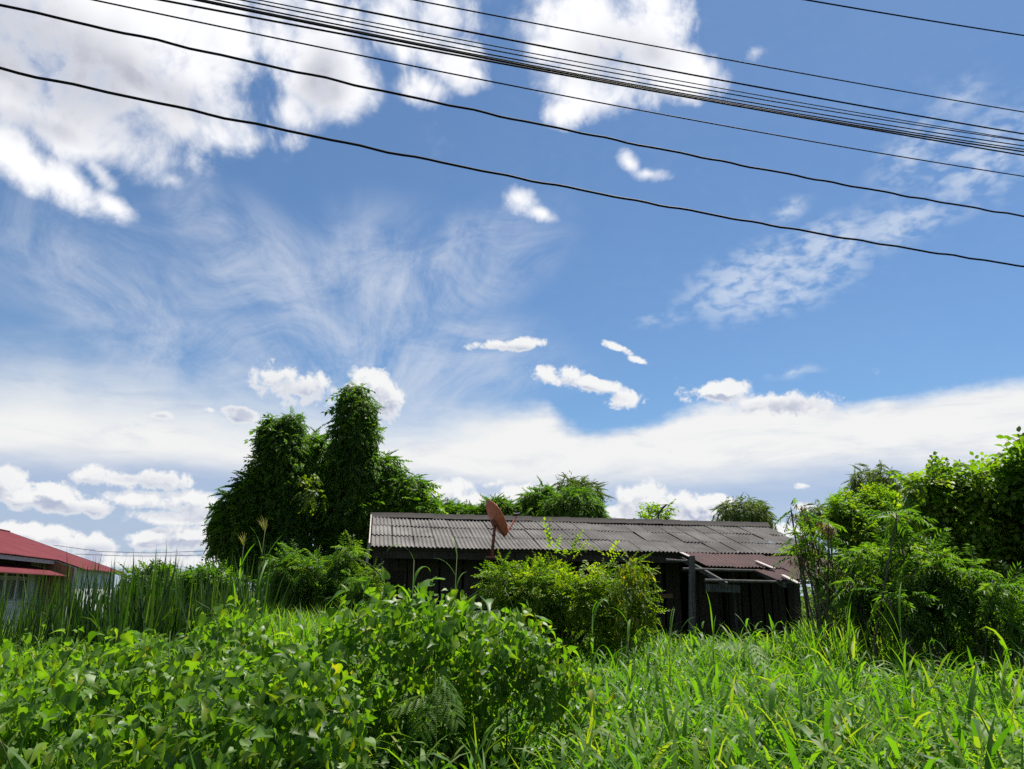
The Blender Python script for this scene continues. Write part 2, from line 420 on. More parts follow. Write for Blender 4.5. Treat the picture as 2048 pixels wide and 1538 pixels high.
def rust_mat():
    m, nt, b = new_mat('rusted_roof_sheet')
    tc = nt.n('ShaderNodeTexCoord'); geo = nt.n('ShaderNodeNewGeometry'); oi = nt.n('ShaderNodeObjectInfo')
    P = geo.outputs['Position']
    n1 = nt.noise(P, 2.2, 6, 0.65); n2 = nt.noise(P, 22.0, 5, 0.7)
    c = nt.ramp(n1, [(0.25, (0.022, 0.011, 0.010)), (0.5, (0.055, 0.023, 0.020)), (0.66, (0.085, 0.037, 0.031)), (0.85, (0.13, 0.085, 0.072))])
    c = nt.mix(nt.ss(n2, 0.55, 0.8, 0, 0.5), c, (0.12, 0.06, 0.045))
    c = nt.mix(nt.m('MULTIPLY', oi.outputs['Random'], 0.4), c, (0.09, 0.035, 0.03))
    nt.put(b.inputs['Base Color'], c); b.inputs['Roughness'].default_value = 0.75
    bump(nt, b, n2, 0.4, 0.004)
    return m
def red_roof_mat():
    m, nt, b = new_mat('faded_red_roof_paint')
    geo = nt.n('ShaderNodeNewGeometry'); P = geo.outputs['Position']
    n1 = nt.noise(P, 0.7, 6, 0.65); n2 = nt.noise(P, 9.0, 5, 0.7)
    c = nt.mix(nt.ss(n1, 0.3, 0.75), (0.105, 0.019, 0.025), (0.135, 0.029, 0.035))
    c = nt.mix(nt.ss(n2, 0.58, 0.8, 0, 0.4), c, (0.15, 0.045, 0.048))
    nt.put(b.inputs['Base Color'], c); b.inputs['Roughness'].default_value = 0.7; b.inputs['Specular IOR Level'].default_value = 0.08
    return m
def plaster_mat():
    m, nt, b = new_mat('stained_white_plaster')
    geo = nt.n('ShaderNodeNewGeometry'); P = geo.outputs['Position']
    n1 = nt.noise(nt.v('MULTIPLY', P, (1.5, 1.5, 0.5)), 1.2, 6, 0.65); n2 = nt.noise(P, 14.0, 5, 0.7)
    c = nt.mix(nt.ss(n1, 0.45, 0.8, 0, 0.7), (0.48, 0.49, 0.48), (0.25, 0.24, 0.22))
    c = nt.mix(nt.ss(n2, 0.6, 0.85, 0, 0.3), c, (0.4, 0.4, 0.38))
    nt.put(b.inputs['Base Color'], c); b.inputs['Roughness'].default_value = 0.9
    return m
def ground_mat():
    m, nt, b = new_mat('field_soil')
    geo = nt.n('ShaderNodeNewGeometry'); P = geo.outputs['Position']
    n1 = nt.noise(P, 0.4, 6, 0.6); n2 = nt.noise(P, 6.0, 6, 0.7)
    c = nt.mix(nt.ss(n1, 0.35, 0.65), (0.035, 0.045, 0.016), (0.05, 0.085, 0.02))
    c = nt.mix(nt.ss(n2, 0.45, 0.75, 0, 0.6), c, (0.045, 0.035, 0.022))
    nt.put(b.inputs['Base Color'], c); b.inputs['Roughness'].default_value = 0.95; b.inputs['Specular IOR Level'].default_value = 0.0
    bump(nt, b, n2, 0.6, 0.03)
    return m
def glass_mat():
    m, nt, b = new_mat('dusty_louvre_glass')
    tc = nt.n('ShaderNodeTexCoord')
    n = nt.noise(tc.outputs['Object'], 9.0, 5, 0.6)
    nt.put(b.inputs['Base Color'], nt.mix(nt.ss(n, 0.3, 0.7), (0.05, 0.06, 0.065), (0.16, 0.17, 0.17)))
    b.inputs['Roughness'].default_value = 0.3; b.inputs['Specular IOR Level'].default_value = 0.6
    return m

M = dict(
    tile=tile_mat(), rust=rust_mat(), red_roof=red_roof_mat(), plaster=plaster_mat(), ground=ground_mat(), glass=glass_mat(),
    dark_wood=wood_mat('dark_weathered_boards', (0.030, 0.025, 0.021), (0.058, 0.048, 0.040)),
    grey_wood=wood_mat('silvered_timber', (0.04, 0.038, 0.036), (0.12, 0.115, 0.11)),
    pale_board=wood_mat('peeling_pale_board', (0.27, 0.23, 0.21), (0.45, 0.41, 0.38)),
    brown_board=wood_mat('brown_board', (0.17, 0.10, 0.055), (0.27, 0.17, 0.09)),
    ridge=plain_mat('mossy_ridge_tile', (0.045, 0.04, 0.036), 0.95, 0.6, 9.0),
    dish=plain_mat('faded_orange_enamel', (0.50, 0.13, 0.065), 0.55, 0.4, 12.0),
    dish_pole=plain_mat('red_oxide_steel', (0.21, 0.055, 0.042), 0.6, 0.5, 14.0),
    black=plain_mat('black_plastic', (0.02, 0.02, 0.022), 0.5),
    cable=plain_mat('cable_sheath', (0.012, 0.011, 0.014), 0.55, 0.2),
    bark=wood_mat('tree_bark', (0.06, 0.048, 0.036), (0.14, 0.115, 0.09), (5, 5, 1.5)),
    stem=leaf_mat('green_stem', [(0, (0.06, 0.10, 0.02)), (1, (0.16, 0.19, 0.05))], 0.1, 0.6),
    fascia=plain_mat('grey_lilac_paint', (0.34, 0.31, 0.33), 0.7, 0.4),
    # foliage, each with its own range of leaf colour
    vine=leaf_mat('heart_vine_leaf', [(0.0, (0.036, 0.100, 0.018)), (0.45, (0.075, 0.175, 0.034)), (0.8, (0.13, 0.235, 0.045)), (0.96, (0.20, 0.29, 0.04)), (1.0, (0.30, 0.28, 0.05))], 0.40, 0.45, 0.28),
    grass=leaf_mat('guinea_grass_blade', [(0.0, (0.038, 0.115, 0.018)), (0.5, (0.075, 0.19, 0.026)), (0.88, (0.125, 0.235, 0.040)), (1.0, (0.20, 0.25, 0.08))], 0.42, 0.5, 0.2),
    weed=leaf_mat('weed_leaf', [(0.0, (0.045, 0.115, 0.018)), (0.6, (0.085, 0.19, 0.024)), (1.0, (0.17, 0.26, 0.03))], 0.42, 0.45, 0.4),
    cattail=leaf_mat('cattail_blade', [(0.0, (0.016, 0.040, 0.018)), (0.6, (0.036, 0.074, 0.028)), (0.85, (0.07, 0.11, 0.045)), (1.0, (0.15, 0.19, 0.07))], 0.28, 0.45, 0.3, warm=.78),
    tree_a=leaf_mat('drooping_creeper_leaf', [(0.0, (0.026, 0.072, 0.011)), (0.6, (0.060, 0.138, 0.018)), (1.0, (0.14, 0.22, 0.030))], 0.42, 0.5, 0.3),
    tree_b=leaf_mat('fresh_green_leaf', [(0.0, (0.035, 0.095, 0.013)), (0.6, (0.070, 0.165, 0.020)), (1.0, (0.14, 0.23, 0.03))], 0.42, 0.5, 0.3),
    tree_c=leaf_mat('grey_green_leaf', [(0.0, (0.060, 0.085, 0.045)), (0.6, (0.11, 0.14, 0.075)), (1.0, (0.19, 0.21, 0.11))], 0.3, 0.5, 0.35, warm=.8),
    olive=leaf_mat('olive_leaf', [(0.0, (0.070, 0.135, 0.018)), (0.6, (0.15, 0.23, 0.030)), (1.0, (0.24, 0.27, 0.05))], 0.46, 0.5, 0.25, warm=.84),
    leucaena=leaf_mat('leucaena_leaflet', [(0.0, (0.045, 0.095, 0.026)), (0.6, (0.092, 0.165, 0.040)), (1.0, (0.19, 0.24, 0.06))], 0.42, 0.5, 0.25, warm=.80),
    yellow=leaf_mat('yellowing_leaf', [(0.0, (0.085, 0.150, 0.022)), (0.5, (0.17, 0.205, 0.028)), (0.85, (0.30, 0.26, 0.03)), (1.0, (0.36, 0.20, 0.03))], 0.42, 0.45, 0.4),
    bush=leaf_mat('small_bush_leaf', [(0.0, (0.045, 0.105, 0.012)), (0.6, (0.105, 0.195, 0.018)), (1.0, (0.21, 0.27, 0.026))], 0.44, 0.5, 0.25),
    pod=leaf_mat('dry_pod', [(0.0, (0.05, 0.032, 0.022)), (0.6, (0.12, 0.08, 0.05)), (1.0, (0.28, 0.21, 0.14))], 0.15, 0.6, 0.3),
    plume=leaf_mat('grass_plume', [(0.0, (0.16, 0.18, 0.06)), (1.0, (0.34, 0.33, 0.15))], 0.4, 0.7, 0.2),
)

M['cable'].node_tree.nodes['Principled BSDF'].inputs['Specular IOR Level'].default_value = 0.05

# ------------------------------------------------------------------ leaf geometry (numpy)
def unit(a): return a / np.maximum(np.linalg.norm(a, axis=-1, keepdims=True), 1e-9)
def frames(t, nrm):
    y = unit(t); z = nrm - (nrm * y).sum(-1, keepdims=True) * y
    z = unit(z); x = np.cross(y, z)
    return np.stack([x, y, z], -1)               # columns
def place(tmpl, pos, R, scale, var, jit=0.0):
    V, T = tmpl[0], tmpl[1]
    n, k = len(pos), len(V)
    P = np.einsum('nij,kj->nki', R, V) * np.asarray(scale).reshape(n, 1, -1) + pos[:, None, :]
    Tn = (T[None] + (np.arange(n) * k)[:, None, None]).reshape(-1, 3)
    lv = tmpl[2] if len(tmpl) > 2 else np.zeros(k)
    vv = np.clip(np.asarray(var).reshape(n, 1) + lv[None] * 1.0, 0, 1)
    return P.reshape(-1, 3), Tn, vv.reshape(-1)
def join(parts):
    Vs, Ts, vs, k = [], [], [], 0
    for V, T, v in parts:
        Vs.append(V); Ts.append(T + k); vs.append(v); k += len(V)
    return np.concatenate(Vs), np.concatenate(Ts), np.concatenate(vs)
def leaf2(w=0.45, fold=0.10, droop=0.12):        # folded diamond
    return np.array([[0, 0, 0], [-w / 2, .42, fold], [w / 2, .42, fold], [0, 1, -droop]], float), np.array([[0, 3, 1], [0, 2, 3]])
def leaf4(w=0.5, fold=0.10, droop=0.2):          # ovate, six outline points
    V = np.array([[0, 0, 0], [-w * .42, .25, fold], [w * .42, .25, fold], [-w * .45, .6, fold * .8 - droop * .3], [w * .45, .6, fold * .8 - droop * .3], [0, 1, -droop], [0, .45, -.02]], float)
    return V, np.array([[0, 6, 1], [0, 2, 6], [1, 6, 3], [2, 4, 6], [3, 6, 5], [4, 5, 6]])
def heart(fold=0.16, droop=0.30, wave=0.0):
    ol = [(0.0, .10), (.20, -.02), (.40, .05), (.50, .26), (.40, .50), (.20, .78), (0.0, 1.2)]
    V, T = [], []
    mid = [(0, .10), (0, .42), (0, .78), (0, 1.2)]
    def zf(x, y): return fold * abs(x) * 1.6 - 0.55 * x * x - droop * max(0, y) ** 2 + wave * math.sin(9 * y + 4 * x)
    for x, y in mid: V.append((x, y, zf(x, y) - 0.01))
    for s in (-1, 1):
        k = len(V)
        for x, y in ol[1:6]: V.append((s * x, y, zf(s * x, y)))
        f = [(0, k, k + 1), (0, k + 1, k + 2), (0, k + 2, 1), (1, k + 2, k + 3), (1, k + 3, 2), (2, k + 3, k + 4), (2, k + 4, 3)]
        T += [t if s > 0 else t[::-1] for t in f]
    lv = np.array([.16] * 4 + [-.05] * (len(V) - 4))
    return np.array(V, float) * np.array([.92, 1, 1]), np.array(T), lv
def rot_to(t, n): return frames(np.array([t], float), np.array([n], float))[0]
def spray(nl, L, w, rise=0.35, drop=0.3, pairs=False, leaf=None, seed=0, ang=55, both=1.0):
    """twig along +Y, unit length, leaves on both sides; leaf length L"""
    r = np.random.default_rng(seed); parts = []
    lf = leaf or leaf2(w)
    for i in range(nl):
        s = (i + .6) / nl
        base = np.array([0, s, -drop * s * s])
        for side in ((-1, 1) if pairs else ((-1) ** i,)):
            a = math.radians(ang + r.uniform(-14, 14)) * side * (1 if s < .93 else .3)
            t = np.array([math.sin(a), math.cos(a), r.uniform(-.45, .1) - drop * s])
            nn = np.array([r.uniform(-.3, .3), r.uniform(-.2, .2), 1])
            sc = L * r.uniform(.75, 1.15) * (1 - .35 * abs(s - .45))
            V, T, v = place(lf, base[None], rot_to(t, nn)[None], [sc], [r.uniform(-.12, .12)])
            v = np.full(len(V), r.uniform(-.14, .14))
            parts.append((V, T, v))
    # twig itself
    tw = np.array([[-.008, 0, 0], [.008, 0, 0], [0, .5, -drop * .25], [0, 1, -drop]], float)
    parts.append((tw, np.array([[0, 1, 2], [0, 2, 3]]), np.full(4, -.1)))
    return join(parts)
def blades(base, az, L, w, th0, bend, var, segs=4, twist=0.0, prof=(.55, 1, .85, .55, .04)):
    n = len(base); s = np.linspace(0, 1, segs + 1)
    th = th0[:, None] + bend[:, None] * s[None] ** 1.6
    ds = (L / segs)[:, None]
    dx = np.concatenate([np.zeros((n, 1)), np.cumsum(np.sin(th[:, 1:] * .5 + th[:, :-1] * .5) * ds, 1)], 1)
    dz = np.concatenate([np.zeros((n, 1)), np.cumsum(np.cos(th[:, 1:] * .5 + th[:, :-1] * .5) * ds, 1)], 1)
    ca, sa = np.cos(az)[:, None], np.sin(az)[:, None]
    C = np.stack([base[:, 0:1] + dx * ca, base[:, 1:2] + dx * sa, base[:, 2:3] + dz], -1)
    tw = np.asarray(twist).reshape(-1, 1) * s[None] if np.ndim(twist) else twist * s[None] * np.ones((n, 1))
    side = np.stack([-sa * np.cos(tw) , ca * np.cos(tw), np.sin(tw)], -1)
    pr = np.interp(s, np.linspace(0, 1, len(prof)), prof)
    half = side * (w[:, None] * pr[None] * .5)[..., None]
    V = np.stack([C - half, C + half], 2).reshape(n, -1, 3)
    k = 2 * (segs + 1); T = []
    for i in range(segs):
        a = 2 * i
        T += [(a, a + 1, a + 3), (a, a + 3, a + 2)] if i < segs - 1 else [(a, a + 1, a + 3)]
    T = np.array(T)
    Tn = (T[None] + (np.arange(n) * k)[:, None, None]).reshape(-1, 3)
    return V.reshape(-1, 3), Tn, np.repeat(var, k)
class SinNoise:
    def __init__(s, r, freq, n=7):
        s.k = unit(r.normal(size=(n, 3))) * freq * r.uniform(.6, 1.8, (n, 1)); s.p = r.uniform(0, 6.28, n)
    def __call__(s, P): return np.sin(P @ s.k.T + s.p).mean(-1) * 2.0
def crown_points(blobs, n, r, shell=(.62, 1.06), rough=.22, freq=2.6, inner=.55):
    """points through the outer part of a union of ellipsoids (centre, radii), with outward directions"""
    w = np.array([(b[1][0] * b[1][2]) ** .9 for b in blobs]); w /= w.sum()
    nz = SinNoise(r, freq)
    out_p, out_d = [], []
    cnt = 0
    C = np.array([b[0] for b in blobs]); Rd = np.array([b[1] for b in blobs])
    while cnt < n:
        m = int((n - cnt) * 2.2) + 50
        i = r.choice(len(blobs), m, p=w)
        d = unit(r.normal(size=(m, 3)))
        rad = shell[0] + (shell[1] - shell[0]) * r.uniform(0, 1, m) ** .6
        P0 = C[i] + d * Rd[i]
        rad = rad * (1 + rough * nz(P0))
        P = C[i] + d * Rd[i] * rad[:, None]
        q = ((P[:, None, :] - C[None]) / Rd[None])
        q = np.linalg.norm(q, axis=-1); q[np.arange(m), i] = 9
        ok = (q.min(1) > inner) & (P[:, 2] > .15)
        out_p.append(P[ok]); out_d.append(unit((d / Rd[i])[ok])); cnt += int(ok.sum())
    return np.concatenate(out_p)[:n], np.concatenate(out_d)[:n]
def spray_crown(blobs, n, templates, size, droop, r, var=(0.5, 0.25), up=.35, rnd=.55, **kw):
    P, D = crown_points(blobs, n, r, **kw)
    t = D * .8 + r.normal(size=P.shape) * rnd + np.array([0, 0, -droop])
    nn = D * .5 + np.array([0, 0, 1.0]) * (up + .5) + r.normal(size=P.shape) * .35
    R = frames(t, nn)
    sc = r.uniform(size[0], size[1], n); vv = np.clip(r.normal(var[0], var[1], n), 0, 1)
    which = r.integers(0, len(templates), n); parts = []
    for k, tm in enumerate(templates):
        m = which == k
        if m.any(): parts.append(place(tm, P[m], R[m], sc[m], vv[m]))
    return join(parts)
def px_blobs(lst, Y, depth=.9):
    out = []
    for x, y, rx, ry, *rest in lst:
        yy = Y + (rest[0] if rest else 0.0)
        c = at_y(x, y, yy); k = px_m(yy)
        out.append((np.array(c), np.array([rx * k, max(rx, ry * .7) * k * depth, ry * k])))
    return out

def lumpy(lst, k, seed, f=.6, spread=.75):         # break each rounded mass into smaller uneven ones
    r = np.random.default_rng(seed); out = []
    for x, y, rx, ry, *rest in lst:
        for _ in range(k):
            a, q = r.uniform(0, 6.28), r.uniform(.3, 1) * spread
            s = f * r.uniform(.6, 1.25)
            out.append((x + math.cos(a) * rx * q, y + math.sin(a) * ry * q, rx * s, ry * s, (rest[0] if rest else 0) + r.normal(0, .25)))
    return out

# ================================================================== ground
def build_ground():
    n = 64; V, Fc = [(0, 0, 0)], []
    rad = [3, 6, 10, 15, 22, 35, 60, 120, 300, 800, 2500]
    for rr in rad:
        for j in range(n):
            a = 2 * math.pi * j / n
            z = 0.05 * math.sin(rr * 1.3 + 5 * a) if rr < 40 else 0.0
            V.append((rr * math.cos(a), rr * math.sin(a), z))
    Fc += [(0, 1 + j, 1 + (j + 1) % n) for j in range(n)]
    for i in range(len(rad) - 1):
        a, b = 1 + i * n, 1 + (i + 1) * n
        Fc += [(a + j, b + j, b + (j + 1) % n, a + (j + 1) % n) for j in range(n)]
    tag(link('ground', poly_mesh('ground', V, Fc, M['ground'], True)), kind='structure')
build_ground()

# ================================================================== old timber house
H_O = at_z(742, 1092, 3.0); H_O.z = 0.0
H_RZ = math.radians(10)
HU, HV = Vector((math.cos(H_RZ), math.sin(H_RZ), 0)), Vector((-math.sin(H_RZ), math.cos(H_RZ), 0))
def house_uv(x, y, v):                           # where a photo ray meets the upright plane v = const of the house
    d = ray(x, y); t = ((H_O + HV * v) - EYE).dot(HV) / d.dot(HV)
    p = EYE + d * t
    return (p - H_O).dot(HU), p.z
EAVE_Z, RIDGE_V = 3.0, 3.2
RIDGE_Z = house_uv(738, 1034, RIDGE_V)[1]
SL = (RIDGE_Z - EAVE_Z) / RIDGE_V
ROOF_L = round(house_uv(1524, 1053, RIDGE_V)[0] / 0.5) * 0.5
N_COL = int(ROOF_L / 0.5)
def roof_z(v): return EAVE_Z + SL * v if v <= RIDGE_V else RIDGE_Z - SL * (v - RIDGE_V)

def corrugated(name, width, length, waves, amp, mat, lip=0.012, per=5, sag=0.0):
    """sheet in local x (across), y (up the slope), thin front lip"""
    n = waves * per; V, Fc = [], []
    xs = [width * (i / n - .5) for i in range(n + 1)]
    zf = lambda i: amp * math.sin(2 * math.pi * i / per)
    for y, dz in ((0, -lip), (0, 0), (length * .5, -sag), (length, 0)):
        V += [(x, y, zf(i) + dz) for i, x in enumerate(xs)]
    m = n + 1
    for r_ in range(3):
        Fc += [(r_ * m + i, r_ * m + i + 1, (r_ + 1) * m + i + 1, (r_ + 1) * m + i) for i in range(n)]
    me = poly_mesh(name, V, Fc, mat)
    return me

def build_house():
    h = empty('old_house', H_O, H_RZ)
    tag(h, 'abandoned dark timber house under a long grey corrugated roof', 'house')
    # roof frame is the part, its tiles and caps the sub-parts
    pb = PB()
    for v in (0.12, 1.05, 2.1, 3.05):
        pb.beam((0.08, v, roof_z(v) - .075), (ROOF_L - .08, v, roof_z(v) - .075), .06, .08)
    for u in np.linspace(.3, ROOF_L - .3, 8):
        pb.beam((u, 0.02, roof_z(0.02) - .17), (u, RIDGE_V, RIDGE_Z - .17), .05, .11)
    roof = pb.obj('roof', M['dark_wood'], h)
    slope = math.atan(SL); S_LEN = RIDGE_V / math.cos(slope); step = S_LEN / 3
    tm = corrugated('roof_tile', .487, step + .10, 5, .017, M['tile'])
    for r_ in range(3):
        for c in range(N_COL):
            o = link('roof_tile', tm, roof)
            s0 = r_ * step - .05
            v = s0 * math.cos(slope)
            o.location = (.25 + c * .5 + random.uniform(-.006, .006), v, EAVE_Z + s0 * math.sin(slope) + .018 + r_ * .008 + random.uniform(-.004, .009) - .03 * math.sin(math.pi * (c + .5) / N_COL * 2.3) ** 2 * (.4 + .3 * r_))
            o.rotation_euler = (slope - .011 + random.uniform(-.010, .010), random.uniform(-.02, .02), random.uniform(-.012, .012))
    bk = corrugated('back_roof_slope', ROOF_L, S_LEN + .1, N_COL * 5, .017, M['tile'], per=4)
    o = link('back_roof_slope', bk, roof)
    o.location = (ROOF_L / 2, 2 * RIDGE_V + .05, EAVE_Z + .01); o.rotation_euler = (slope, 0, math.pi)
    pb = PB()
    prof = [(-.19, -.05), (-.12, .02), (-.06, .09), (.06, .09), (.12, .02), (.19, -.05)]
    L = .60
    V = [(x, y, z - (.0 if x > .3 else .012)) for x in (0, L) for y, z in prof] + [(0, y, z - .03) for y, z in prof]
    n = len(prof)
    pb.add(V, [(i, n + i, n + i + 1, i + 1) for i in range(n - 1)] + [(2 * n + i, i, i + 1, 2 * n + i + 1) for i in range(n - 1)])
    cap = poly_mesh('ridge_cap', pb.V, pb.F, M['ridge'])
    u = -.06
    while u < ROOF_L - .3:
        o = link('ridge_cap', cap, roof); o.location = (u, RIDGE_V, RIDGE_Z + .045 + random.uniform(-.006, .008))
        o.rotation_euler = (random.uniform(-.02, .02), random.uniform(-.012, .012), random.uniform(-.01, .01)); u += .55
    # pale verge board on the near gable, hanging past the eave
    pb = PB(); pb.beam((-.04, -.10, EAVE_Z - .02), (-.04, RIDGE_V, RIDGE_Z), .03, .17); pb.obj('verge_board', M['pale_board'], h)
    pb = PB(); pb.beam((-.075, -.06, 2.62), (-.04, -.05, EAVE_Z + .03), .05, .05); pb.obj('verge_strip', M['pale_board'], h)
    pb = PB(); pb.beam((.05, .16, EAVE_Z - .16), (ROOF_L - .1, .16, EAVE_Z - .16), .04, .20); pb.obj('eave_beam', M['dark_wood'], h)
    # front wall of upright boards, left end of lapped boards
    WV = 1.0
    brd = {}
    def board(w, z1, parent, loc, rz=0.0, tilt=0.0, mat='dark_wood', name='wall_board', t=.022):
        key = (round(w, 2), round(z1, 2), mat)
        if key not in brd:
            b = PB().box(-w / 2, w / 2, -t / 2, t / 2, 0, z1); brd[key] = poly_mesh(name, b.V, b.F, M[mat])
        o = link(name, brd[key], parent); o.location = loc; o.rotation_euler = (0, tilt, rz); return o
    fw = PB().box(.35, ROOF_L - .3, WV + .03, WV + .09, .25, .36).box(.35, ROOF_L - .3, WV + .03, WV + .09, 2.55, 2.67).obj('front_wall', M['dark_wood'], h)
    u = .42
    while u < ROOF_L - .4:
        gap = u > 7.2
        if not (gap and random.random() < .16):
            board(.18, 3.16 if not gap else 3.1, fw, (u, WV + random.uniform(-.008, .008), .05), 0, random.uniform(-.012, .012) * (2 if gap else 1))
        u += .192 if not gap else random.uniform(.195, .225)
    ew = PB().box(.33, .38, WV + .1, 2 * RIDGE_V - 1.0, .25, .36).obj('end_wall', M['dark_wood'], h)
    for z in np.arange(.1, 3.7, .2):
        v1 = 2 * RIDGE_V - WV if z < 2.9 else 2 * RIDGE_V - (z - EAVE_Z + .25) / SL
        v0 = WV if z < 2.9 else (z - EAVE_Z + .25) / SL
        if v1 - v0 > .3:
            b = PB().beam((.30, v0, z + .1), (.30, v1, z + .1), .02, .21)
            link('lapped_board', poly_mesh('lapped_board', b.V, b.F, M['dark_wood']), ew).rotation_euler = (0, 0, 0)
    b = PB().box(.35, ROOF_L - .3, 2 * RIDGE_V - 1.0, 2 * RIDGE_V - .95, .05, 3.22)
    b.obj('back_wall', M['dark_wood'], h)
    b = PB().box(ROOF_L - .34, ROOF_L - .29, WV + .1, 2 * RIDGE_V - 1.05, .05, 3.2); b.obj('far_end_wall', M['dark_wood'], h)
    # shuttered opening near the left end with slanted slats
    su, _ = house_uv(795, 1165, WV - .05)
    sh = PB().box(su - .20, su - .16, WV - .07, WV - .02, 1.2, 2.55).box(su + .16, su + .20, WV - .07, WV - .02, 1.2, 2.55).box(su - .16, su + .16, WV - .07, WV - .02, 2.48, 2.55).obj('shutter', M['dark_wood'], h)
    b = PB().beam((-.16, 0, 0), (.16, 0, 0), .012, .10, (0, -.6, .8)); sl = poly_mesh('slat', b.V, b.F, M['dark_wood'])
    for z in np.arange(1.26, 2.46, .095):
        o = link('slat', sl, sh); o.location = (su, WV - .055, z)
    # posts under the eave
    for px in (722, 1000, 1240, 1593):
        u = max(.12, min(ROOF_L - .15, house_uv(px, 1200, .35)[0]))
        b = PB().tube([(u, .35, 0), (u + .02, .35, 1.5), (u, .35, 2.85)], [.06, .055, .05], 8); b.obj('post', M['dark_wood'], h)
    bu, bz = house_uv(1332, 1192, WV - .05)
    b = PB().box(bu - .19, bu + .19, WV - .06, WV - .03, bz - .05, bz + .05); b.obj('name_board', M['brown_board'], h)
    return h
build_house()

# ================================================================== lean-to with rusted sheets
def build_lean_to():
    t = empty('lean_to_shelter', H_O, H_RZ)
    tag(t, 'half collapsed lean-to with rusted corrugated sheets on grey poles', 'shelter')
    V_OUT = -2.35
    z_out = house_uv(1520, 1162, V_OUT)[1]
    z_in = EAVE_Z - .10
    zz = lambda v: z_in + (z_in - z_out) * (v / -V_OUT)
    uL = house_uv(1362, 1106, 0)[0]
    uR = house_uv(1662, 1118, -.3)[0]
    sl = math.atan((z_in - z_out) / -V_OUT)
    # rafters run towards the viewer, purlins along the house
    for u in (uL, uL + 1.35, uL + 2.9, uR - .1):
        PB().beam((u, .05, zz(.05) - .06), (u, V_OUT - .1, zz(V_OUT - .1) - .06), .05, .10).obj('rafter', M['grey_wood'], t)
    for (px0, v, dz, ln) in ((1332, -.55, .02, .9), (1366, -1.35, .0, 9), (1410, V_OUT, .0, 9)):
        u0 = house_uv(px0, 1120 if v > -1 else (1137 if v > -2 else 1162), v)[0]
        u1 = min(u0 + ln, uR + .1)
        PB().tube([(u0, v, zz(v) + dz), ((u0 + u1) / 2, v + .015, zz(v) + dz - .02), (u1, v, zz(v) + dz)], [.033, .03, .032], 8).obj('purlin', M['grey_wood'], t)
    b0 = house_uv(1412, 1175, V_OUT + .06)[0]
    PB().beam((b0, V_OUT + .06, zz(V_OUT) - .15), (b0 + .78, V_OUT + .06, zz(V_OUT) - .17), .03, .16).obj('edge_board', M['grey_wood'], t)
    me = corrugated('rusted_sheet', .70, 1.42, 8, .015, M['rust'], .004, 5, .02)
    me2 = corrugated('rusted_sheet', .70, 1.12, 8, .015, M['rust'], .004, 5, .0)
    u = uL + .42; k = 0
    while u < uR + .6:                           # upper row, tucked under the eave
        o = link('rusted_sheet', me, t); v0 = -1.36 + random.uniform(-.06, .05)
        o.location = (u, v0, zz(v0) + .045 + random.uniform(0, .025)); o.rotation_euler = (sl + random.uniform(-.02, .03), random.uniform(-.03, .03), random.uniform(-.03, .03)); u += .66; k += 1
    u = uL + 1.55
    while u < uR + .5:                           # lower row, a few sheets gone
        o = link('rusted_sheet', me2, t); v0 = V_OUT - .08 + random.uniform(-.05, .1)
        o.location = (u, v0, zz(v0) + .055 + random.uniform(0, .03)); o.rotation_euler = (sl + random.uniform(-.05, .03), random.uniform(-.06, .05), random.uniform(-.06, .05))
        u += random.choice((.66, .66, .8))
    # pale battens lying on the sheets
    for (x0, y0, x1, y1) in ((1362, 1105, 1388, 1117), (1512, 1122, 1548, 1137), (1565, 1150, 1598, 1167)):
        def on_roof(x, y):
            n_ = Vector((0, -math.sin(sl), math.cos(sl))); d = ray(x, y)
            dl = Vector((d.dot(HU), d.dot(HV), d.z)); e = EYE - H_O; el_ = Vector((e.dot(HU), e.dot(HV), e.z))
            p0 = Vector((0, 0, z_in + .10)); s = (p0 - el_).dot(n_) / dl.dot(n_); return el_ + dl * s
        PB().beam(on_roof(x0, y0), on_roof(x1, y1), .09, .02).obj('batten', M['pale_board'], t)
    # posts
    pv = -1.5; pu, pz = house_uv(1384, 1112, pv); qu, _ = house_uv(1378, 1268, pv)
    PB().tube([(qu, pv, -.05), ((pu + qu) / 2 + .015, pv, pz * .55), (pu, pv, pz)], [.085, .078, .07], 9).obj('post', M['grey_wood'], t)
    for px, v, rr in ((1468, -.2, .035), (1478, -.6, .03), (1592, V_OUT + .05, .06), (1440, .6, .03), (1410, .4, .03)):
        u, _ = house_uv(px, 1200, v)
        PB().tube([(u, v, -.05), (u + .03, v, 1.2), (u + .015, v, zz(v) - .05)], [rr, rr * .95, rr * .9], 7).obj('post', M['grey_wood' if px == 1468 else 'dark_wood'], t)
build_lean_to()

